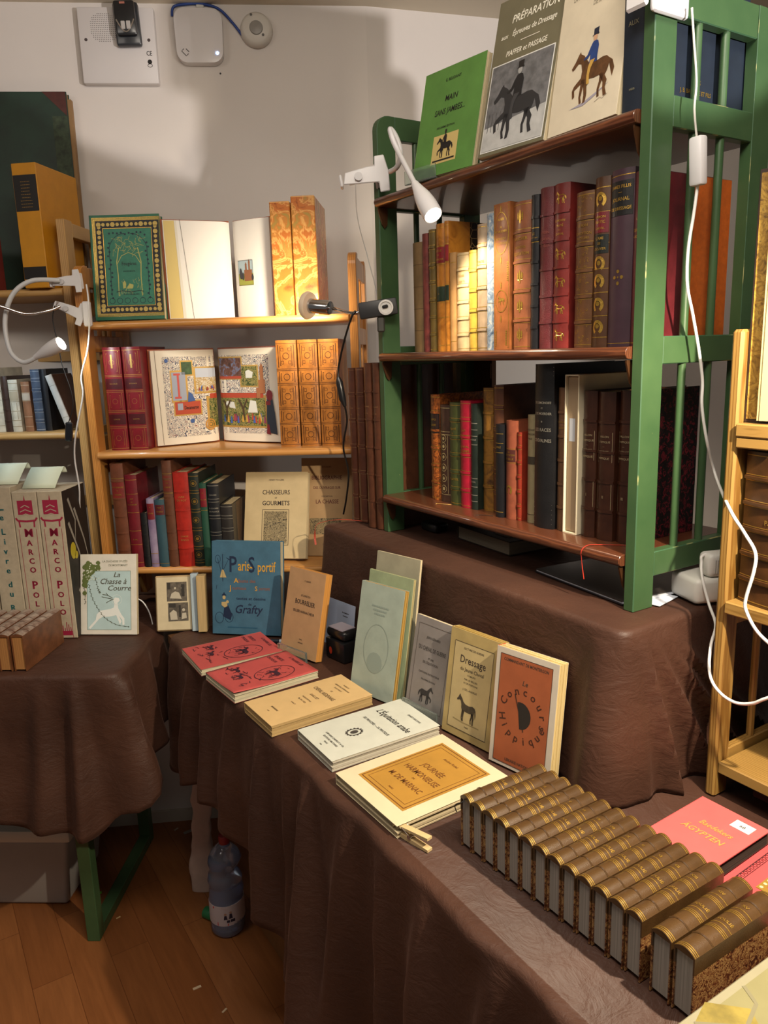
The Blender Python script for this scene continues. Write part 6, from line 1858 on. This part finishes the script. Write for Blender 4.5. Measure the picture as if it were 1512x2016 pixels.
# two lamps on the left pine post
l3 = thing('clip_lamp', 'white gooseneck clip lamp with lit head in front of the left shelf', 'lamp', Matrix.Translation(V(150, 556, 1.985)))
Li = l3.matrix_world.inverted()
clamp(l3, V(142, 553, 1.985), radians(-3), .85)
MB().tube([Li @ p for p in smoothpath([V(118, 552, 1.97), V(62, 553, 1.955), V(25, 580, 1.945), V(10, 632, 1.935), V(20, 690, 1.925), V(46, 713, 1.92), V(74, 702, 1.915)], 7)], .0058, 10).build('gooseneck', mat('CCCED0', .35), l3, smooth=50)
H3P, H3Q = V(72, 702, 1.915), V(120, 676, 1.90)
head(l3, H3P, H3Q, .0175, gl_=glow('FFF0C8', 30))
MB().tube([Li @ p for p in smoothpath([V(170, 560, 1.965), V(174, 590, 1.96), V(176, 640, 1.95), V(172, 690, 1.95), V(160, 740, 1.95), V(163, 780, 1.95), V(150, 850, 1.95), V(147, 900, 1.96), V(156, 960, 1.97), V(158, 1010, 1.98), V(172, 1085, 2.0)], 6)], .0022, 8).build('cable', mat('D8D6D4', .4), l3, smooth=50)
l4 = thing('clip_lamp', 'white clip lamp with thin steel gooseneck, lower of two on the pine post', 'lamp', Matrix.Translation(V(160, 615, 1.985)))
Li = l4.matrix_world.inverted()
clamp(l4, V(150, 614, 1.985), radians(24), .85)
MB().box(-.010, -.006, -.030, .010, .006, .030, Li @ Matrix.Translation(V(172, 618, 1.965))).build('clip_lever', WHITEP, l4, bevel=.003)
MB().tube([Li @ p for p in smoothpath([V(118, 603, 1.965), V(95, 612, 1.95), V(50, 618, 1.93), V(0, 603, 1.91), V(-60, 590, 1.88), V(-105, 610, 1.86)], 7)], .0038, 10).build('gooseneck', CHROME, l4, smooth=50)
H4P, H4Q = V(-105, 610, 1.86), V(-100, 655, 1.88)
head(l4, H4P, H4Q, .018, gl_=glow('E6F2FF', 12))
MB().tube([Li @ p for p in smoothpath([V(108, 602, 1.955), V(104, 630, 1.955), V(115, 680, 1.955), V(123, 720, 1.955), V(140, 770, 1.955), V(144, 800, 1.955), V(135, 832, 1.955)], 6)], .0013, 6).build('cable', BLACK, l4, smooth=50)
MB().box(-.009, -.006, -.024, .009, .006, .024, Li @ Matrix.Translation(V(136, 850, 1.955)) @ Matrix.Rotation(radians(8), 4, 'Y')).build('cable_switch', mat('1A1C22', .3), l4, bevel=.003)
light('left_lamp_light', 'SPOT', tuple(H4Q + (H4Q - H4P).normalized() * .012), tuple(P @ Vector((-.62, .045, -.16))), 2.6, (.62, .82, 1.0), .012, 80, .6)
light('gooseneck_lamp_light', 'SPOT', tuple(H3Q + (H3Q - H3P).normalized() * .012), tuple(H3Q + Vector((.25, .35, -.75))), 2.0, (.85, .96, 1.0), .012, 150, .7)

# lamp on the green right post, its head outside the photo
l5 = thing('clip_lamp', 'white lamp clip with cord and inline switch atop the green right post', 'lamp', G @ Matrix.Translation((.018, .02, .90)))
MB().box(-.0175, -.036, -.040, -.006, .037, .06).build('clip_plate', WHITEP, l5, bevel=.006, seg=2, smooth=40)
MB().box(-.046, -.050, -.034, -.010, -.042, .06).build('front_plate', WHITEP, l5, bevel=.003)
MB().box(-.012, -.045, .045, -.004, .030, .066).build('clip_bridge', WHITEP, l5, bevel=.003)
MB().tube(smoothpath([(-.004, 0, .05), (.02, -.01, .09), (.13, -.04, .16), (.34, -.10, .15), (.51, -.15, .02), (.592, -.18, -.17)], 6), .0052, 10).build('gooseneck', mat('D2D0D2', .35), l5, smooth=50)
gp, gq = G @ Vector((.612, -.160, .725)), G @ Vector((.590, -.155, .662))
head(l5, gp, gq, .0185)
gpt = lambda px, py, u: (lambda o, d, n: o + d * (((G @ Vector((u, 0, 0))) - o).dot(n) / d.dot(n)))(Vector((0, 0, CAMZ)), ray(px, py), G.to_3x3() @ Vector((1, 0, 0)))
Li = l5.matrix_world.inverted()
cord = [gpt(1362, 15, .022), gpt(1366, 80, .022), gpt(1371, 160, .022), gpt(1367, 215, .022), gpt(1372, 275, .024)]
MB().tube([Li @ p for p in smoothpath(cord, 6)], .0016, 6).build('cord', mat('C8C4BC', .4), l5, smooth=50)
sw0, sw1 = gpt(1374, 268, .026), gpt(1374, 366, .026)
Mi = Li @ along(sw1, sw0)
MB().box(-.011, -.0075, 0, .011, .0085, (sw0 - sw1).length, Mi).build('inline_switch', WHITEP, l5, bevel=.004, seg=2, smooth=40)
cord = [gpt(1374, 362, .024), gpt(1366, 420, .022), gpt(1355, 490, .022), gpt(1353, 560, .022), gpt(1364, 620, .022), gpt(1376, 690, .024), gpt(1383, 750, .026), gpt(1382, 800, .03), gpt(1392, 870, .035), gpt(1410, 940, .04)] + \
       [at(G, x, y, w_) for x, y, w_ in ((1438, 1005, .022), (1466, 1050, .018), (1487, 1088, .015), (1484, 1125, .012), (1468, 1180, .01), (1470, 1205, .01), (1492, 1245, .01), (1530, 1280, .01))]
MB().tube([Li @ p for p in smoothpath(cord, 6)], .0024, 8).build('cord', WHITE, l5, smooth=50)
light('right_lamp_light', 'SPOT', tuple(gq + Vector((0, 0, -.012))), tuple(G @ Vector((.13, -.04, .05))), 80, (1.0, .85, .64), .014, 98, .6)
cord = [G @ Vector((.05, .19, .083))] + [at(G, x, y, w_) for x, y, w_ in ((1388, 1092, .13), (1381, 1108, .12), (1383, 1140, .11), (1396, 1190, .105), (1409, 1230, .085), (1400, 1268, .06), (1396, 1310, .045), (1402, 1342, .035), (1422, 1368, .028), (1450, 1384, .025), (1480, 1385, .022), (1500, 1378, .02), (1535, 1362, .02), (1556, 1322, .015), (1530, 1280, .0105))]
Li = pd.matrix_world.inverted()
MB().tube([Li @ p for p in smoothpath(cord, 6)], .0024, 8).build('power_cord', WHITE, pd, smooth=50)

# ================================================================== ladder shelf contents
gob = G @ Matrix.Translation((0, .05, 0))
ob = thing('open_marbled_book', 'large book open to cream endpapers with marbled board edge, on the right ladder shelf', 'book', gob @ Matrix.Translation((.1295, .012, .3075)) @ Matrix.Rotation(radians(12), 4, 'Z'))
MB().box(0, 0, 0, .16, .003, .335).build('cover_board', mat('2E1C14', .45), ob, bevel=.0008)
MB().box(.003, -.0008, .005, .05, .0, .330).build('marbled_pastedown', marbled([(.3, '5A3E14'), (.48, '9A742A'), (.58, 'B8923E'), (.72, '4A3A1A')], 45, 3.0, .5), ob)
MB().box(.022, -.014, .004, .16, -.001, .328).build('page_block', pages('D4BE86', 'y'), ob)
MB().box(.026, -.0155, .004, .16, -.0142, .328).build('front_leaf', mat('BFAE7A', .7), ob)
MB().tube([(.045, -.0162, .32), (.05, -.0162, .12), (.043, -.0162, .003)], .0005, 5).build('page_thread', mat('8A6A30', .6), ob)
book(gob @ Matrix.Translation((.136, .004, .0455)), 'huge brown gilt-banded volume on the right ladder shelf', .125, .222, .2, leather('4A2E16', rough=.35, var=.3), bands=5, r=.012, lines=True, gilt=mat('B08A40', .35, .6), rib=.004, text=[('ANNALS', .60, .0085), ('PALESTINE', .545, .010)], name='large_book')
dk = flatbook('dark folded book lying on the lowest board of the right ladder shelf', gob @ Matrix.Translation((.20, .09, -.2175)) @ Matrix.Rotation(radians(-6), 4, 'Z'), .22, .15, .028, mat('4A3A22', .6, var=.3), pages('6A5A3A', 'z'))
bx = thing('dark_red_box', 'dark red-brown box in the shade under the lowest ladder board', 'box', G @ Matrix.Translation((.16, .10, ZT - ZR + .0015)))
MB().box(0, 0, 0, .42, .2, .032).build('box_body', mat('4A1C16', .5), bx, bevel=.002)
MB().box(-.002, -.002, .0322, .422, .202, .042).build('box_lid', mat('52201A', .5), bx, bevel=.002)

# ================================================================== floor
tag(MB().tube(smoothpath([at(P, x, y, -.05) for x, y in ((262, 1176), (280, 1184), (294, 1206), (302, 1236), (306, 1258))], 5), .0018, 6).build('lamp_cord', WHITE, smooth=50), 'thin white cord running down between the stag booklet and the small open book', 'cord')
bt = thing('water_bottle', 'crumpled clear water bottle with red cap standing on the floor by the cloth', 'bottle', Matrix.Translation((-.455, 1.815, .001)))
PET = mat('C4D4F0', .10, trans=.82, spec=.6)
def crumple(prof, n=32, amp=.004, seed=0):
    m = MB().lathe(prof, n)
    out = []
    for p in m.v:
        k = noise.noise(Vector((p.x * 26 + seed, p.y * 26, p.z * 34))) * amp * min(1, p.z / .03)
        r_ = math.hypot(p.x, p.y)
        f_ = (r_ + k) / r_ if r_ > .018 else 1
        bend = .010 * max(0, (p.z - .10) / .17) - .012 * math.exp(-((p.z - .19) / .02) ** 2)
        out.append(Vector((p.x * f_ + bend * .6, p.y * f_, p.z)))
    m.v = out
    return m
prof = [(.030, 0), (.040, .004), (.045, .014), (.046, .04), (.0455, .105), (.044, .115), (.046, .13), (.043, .145), (.047, .16), (.040, .178), (.035, .19), (.043, .205), (.044, .22), (.036, .238), (.022, .252), (.014, .258), (.0135, .268)]
crumple(prof).build('bottle_body', PET, bt, smooth=60)
crumple([(r_ - .0015, z + .001) for r_, z in prof[:6]], seed=0).build('water', mat('A8C0F0', .04, trans=.9, spec=.5), bt, smooth=60)
bl = MB().lathe([(.0468, .044), (.0472, .05), (.0470, .098), (.0464, .102)], 36).build('bottle_label', mat('C4B8BA', .5), bt, smooth=60)
def wrap(tmp, r_=.0477):
    return MB().add([(r_ * sin(p.x / r_), -r_ * cos(p.x / r_), p.y) for p in tmp.v], tmp.f)
wrap(MB().flat([(-.03, .094), (.01, .094), (-.002, .099), (-.03, .1)]).flat([(-.018, .046), (.012, .046), (.012, .052), (-.018, .056)])).build('red_flash', mat('C03028', .5), bl)
wrap(MB().flat([(.0, .064), (.010, .064), (.008, .076), (.002, .076)]).flat([(.014, .066), (.024, .066), (.022, .080), (.016, .080)]).rect(.008, .055, .016, .062).rect(.018, .055, .03, .063)).build('figure_print', mat('2A2438', .5), bl)
wrap(MB().disc(.005, .080, .0035).disc(.019, .084, .0035)).build('face_print', mat('B8907A', .5), bl)
MB().lathe([(.0145, .262), (.0148, .28), (.013, .284), (0, .284)], 20, Matrix.Translation((.006, 0, 0))).build('cap', mat('8A1E22', .4), bt, smooth=40)
tag(MB().lathe([(.0155, 0), (.016, .03), (.0145, .034), (0, .034)], 20, Matrix.Translation((-.528, 1.862, .0165)) @ Matrix.Rotation(pi / 2, 4, 'Y') @ Matrix.Rotation(.5, 4, 'X')).build('bottle_cap', mat('1E6A3E', .45), smooth=40), 'green bottle cap lying on the floor left of the bottle', 'cap')
def bag():
    m = MB()
    vs, fs = [], []
    n, rows = 20, 24
    for j in range(rows + 1):
        t_ = j / rows
        wx, wy = .036 - .012 * t_ + .004 * sin(t_ * 9), .024 * (1 - .75 * t_)
        for k in range(n):
            a = 2 * pi * k / n
            x, y = wx * math.copysign(abs(cos(a)) ** .5, cos(a)), wy * math.copysign(abs(sin(a)) ** .5, sin(a))
            q = noise.noise(Vector((x * 30, y * 30 + 3, t_ * 9))) * .007
            vs.append((x + q + .03 * t_ * t_ - .012 * t_, y + q * .6, .34 * t_))
    for j in range(rows):
        for k in range(n):
            fs.append((j * n + k, j * n + (k + 1) % n, (j + 1) * n + (k + 1) % n, (j + 1) * n + k))
    fs.append(tuple(range(n - 1, -1, -1)))
    return m.add(vs, fs)
o = bag().build('paper_bag', mat('C8B0A4', .7, var=.1), smooth=50)
o.location = (-.556, 1.985, .001)
tag(o, 'crumpled pinkish white paper bag standing behind the water bottle', 'bag')
cb = thing('cardboard_box', 'brown cardboard box with black print in the dark under the long table', 'box', GT @ Matrix.Translation((-.97, -.305, .001)))
MB().box(0, 0, 0, .50, .24, .34).build('carton', mat('7A5026', .75, var=.08), cb, bevel=.003)
q_ = MB()
q_.text('& S', 0, .0, .05).text('CO', .0, -.05, .04).text('ES', .0, -.09, .04)
MB().add([(.40 + p.x, -.0006, .20 + p.y) for p in q_.v], q_.f).build('carton_lettering', INK, cb)
sb = thing('storage_box', 'translucent plastic storage box with a white lid under the left table', 'storage box', Matrix.Translation((-1.115, 2.045, .001)) @ Matrix.Rotation(radians(-3), 4, 'Z'))
TRP = mat('C4BEB8', .35, trans=.4, var=.04, vscale=8)
m = MB()
b0, t0 = (.185, .11), (.215, .13)
vs = [(-b0[0], -b0[1], 0), (b0[0], -b0[1], 0), (b0[0], b0[1], 0), (-b0[0], b0[1], 0), (-t0[0], -t0[1], .22), (t0[0], -t0[1], .22), (t0[0], t0[1], .22), (-t0[0], t0[1], .22)]
m.add(vs, [(3, 2, 1, 0), (0, 1, 5, 4), (1, 2, 6, 5), (2, 3, 7, 6), (3, 0, 4, 7), (4, 5, 6, 7)])
m.build('tub', TRP, sb, bevel=.012, seg=3, smooth=40)
MB().box(-.232, -.145, .2205, .232, .145, .258).build('lid', mat('CFC8BA', .45), sb, bevel=.008, seg=2, smooth=40)
for (px, py, s, hc, lab) in ((190, 1760, .014, '7ACB30', 'small lime green sticker scrap on the floor by the green table leg'), (233, 1807, .006, 'C8A878', 'tiny beige crumb on the floor right of the green leg'), (347, 1633, .008, 'B8AA98', 'small pale splinter on the floor near the white wall'), (372, 1637, .018, '9A948C', 'grey paper scrap on the floor in front of the white wall'), (388, 1945, .010, 'D0B898', 'thin pale sliver of wood on the floor at the bottom'), (442, 1990, .007, 'C8B090', 'pale speck on the floor near the bottom edge')):
    p = atz(px, py, 0)
    tag(MB().box(-s, -s * .35, .0004, s, s * .35, .0016, Matrix.Translation((p.x, p.y, 0)) @ Matrix.Rotation(random.uniform(.2, 1), 4, 'Z')).build('floor_scrap', mat(hc, .7)), lab, 'scrap')
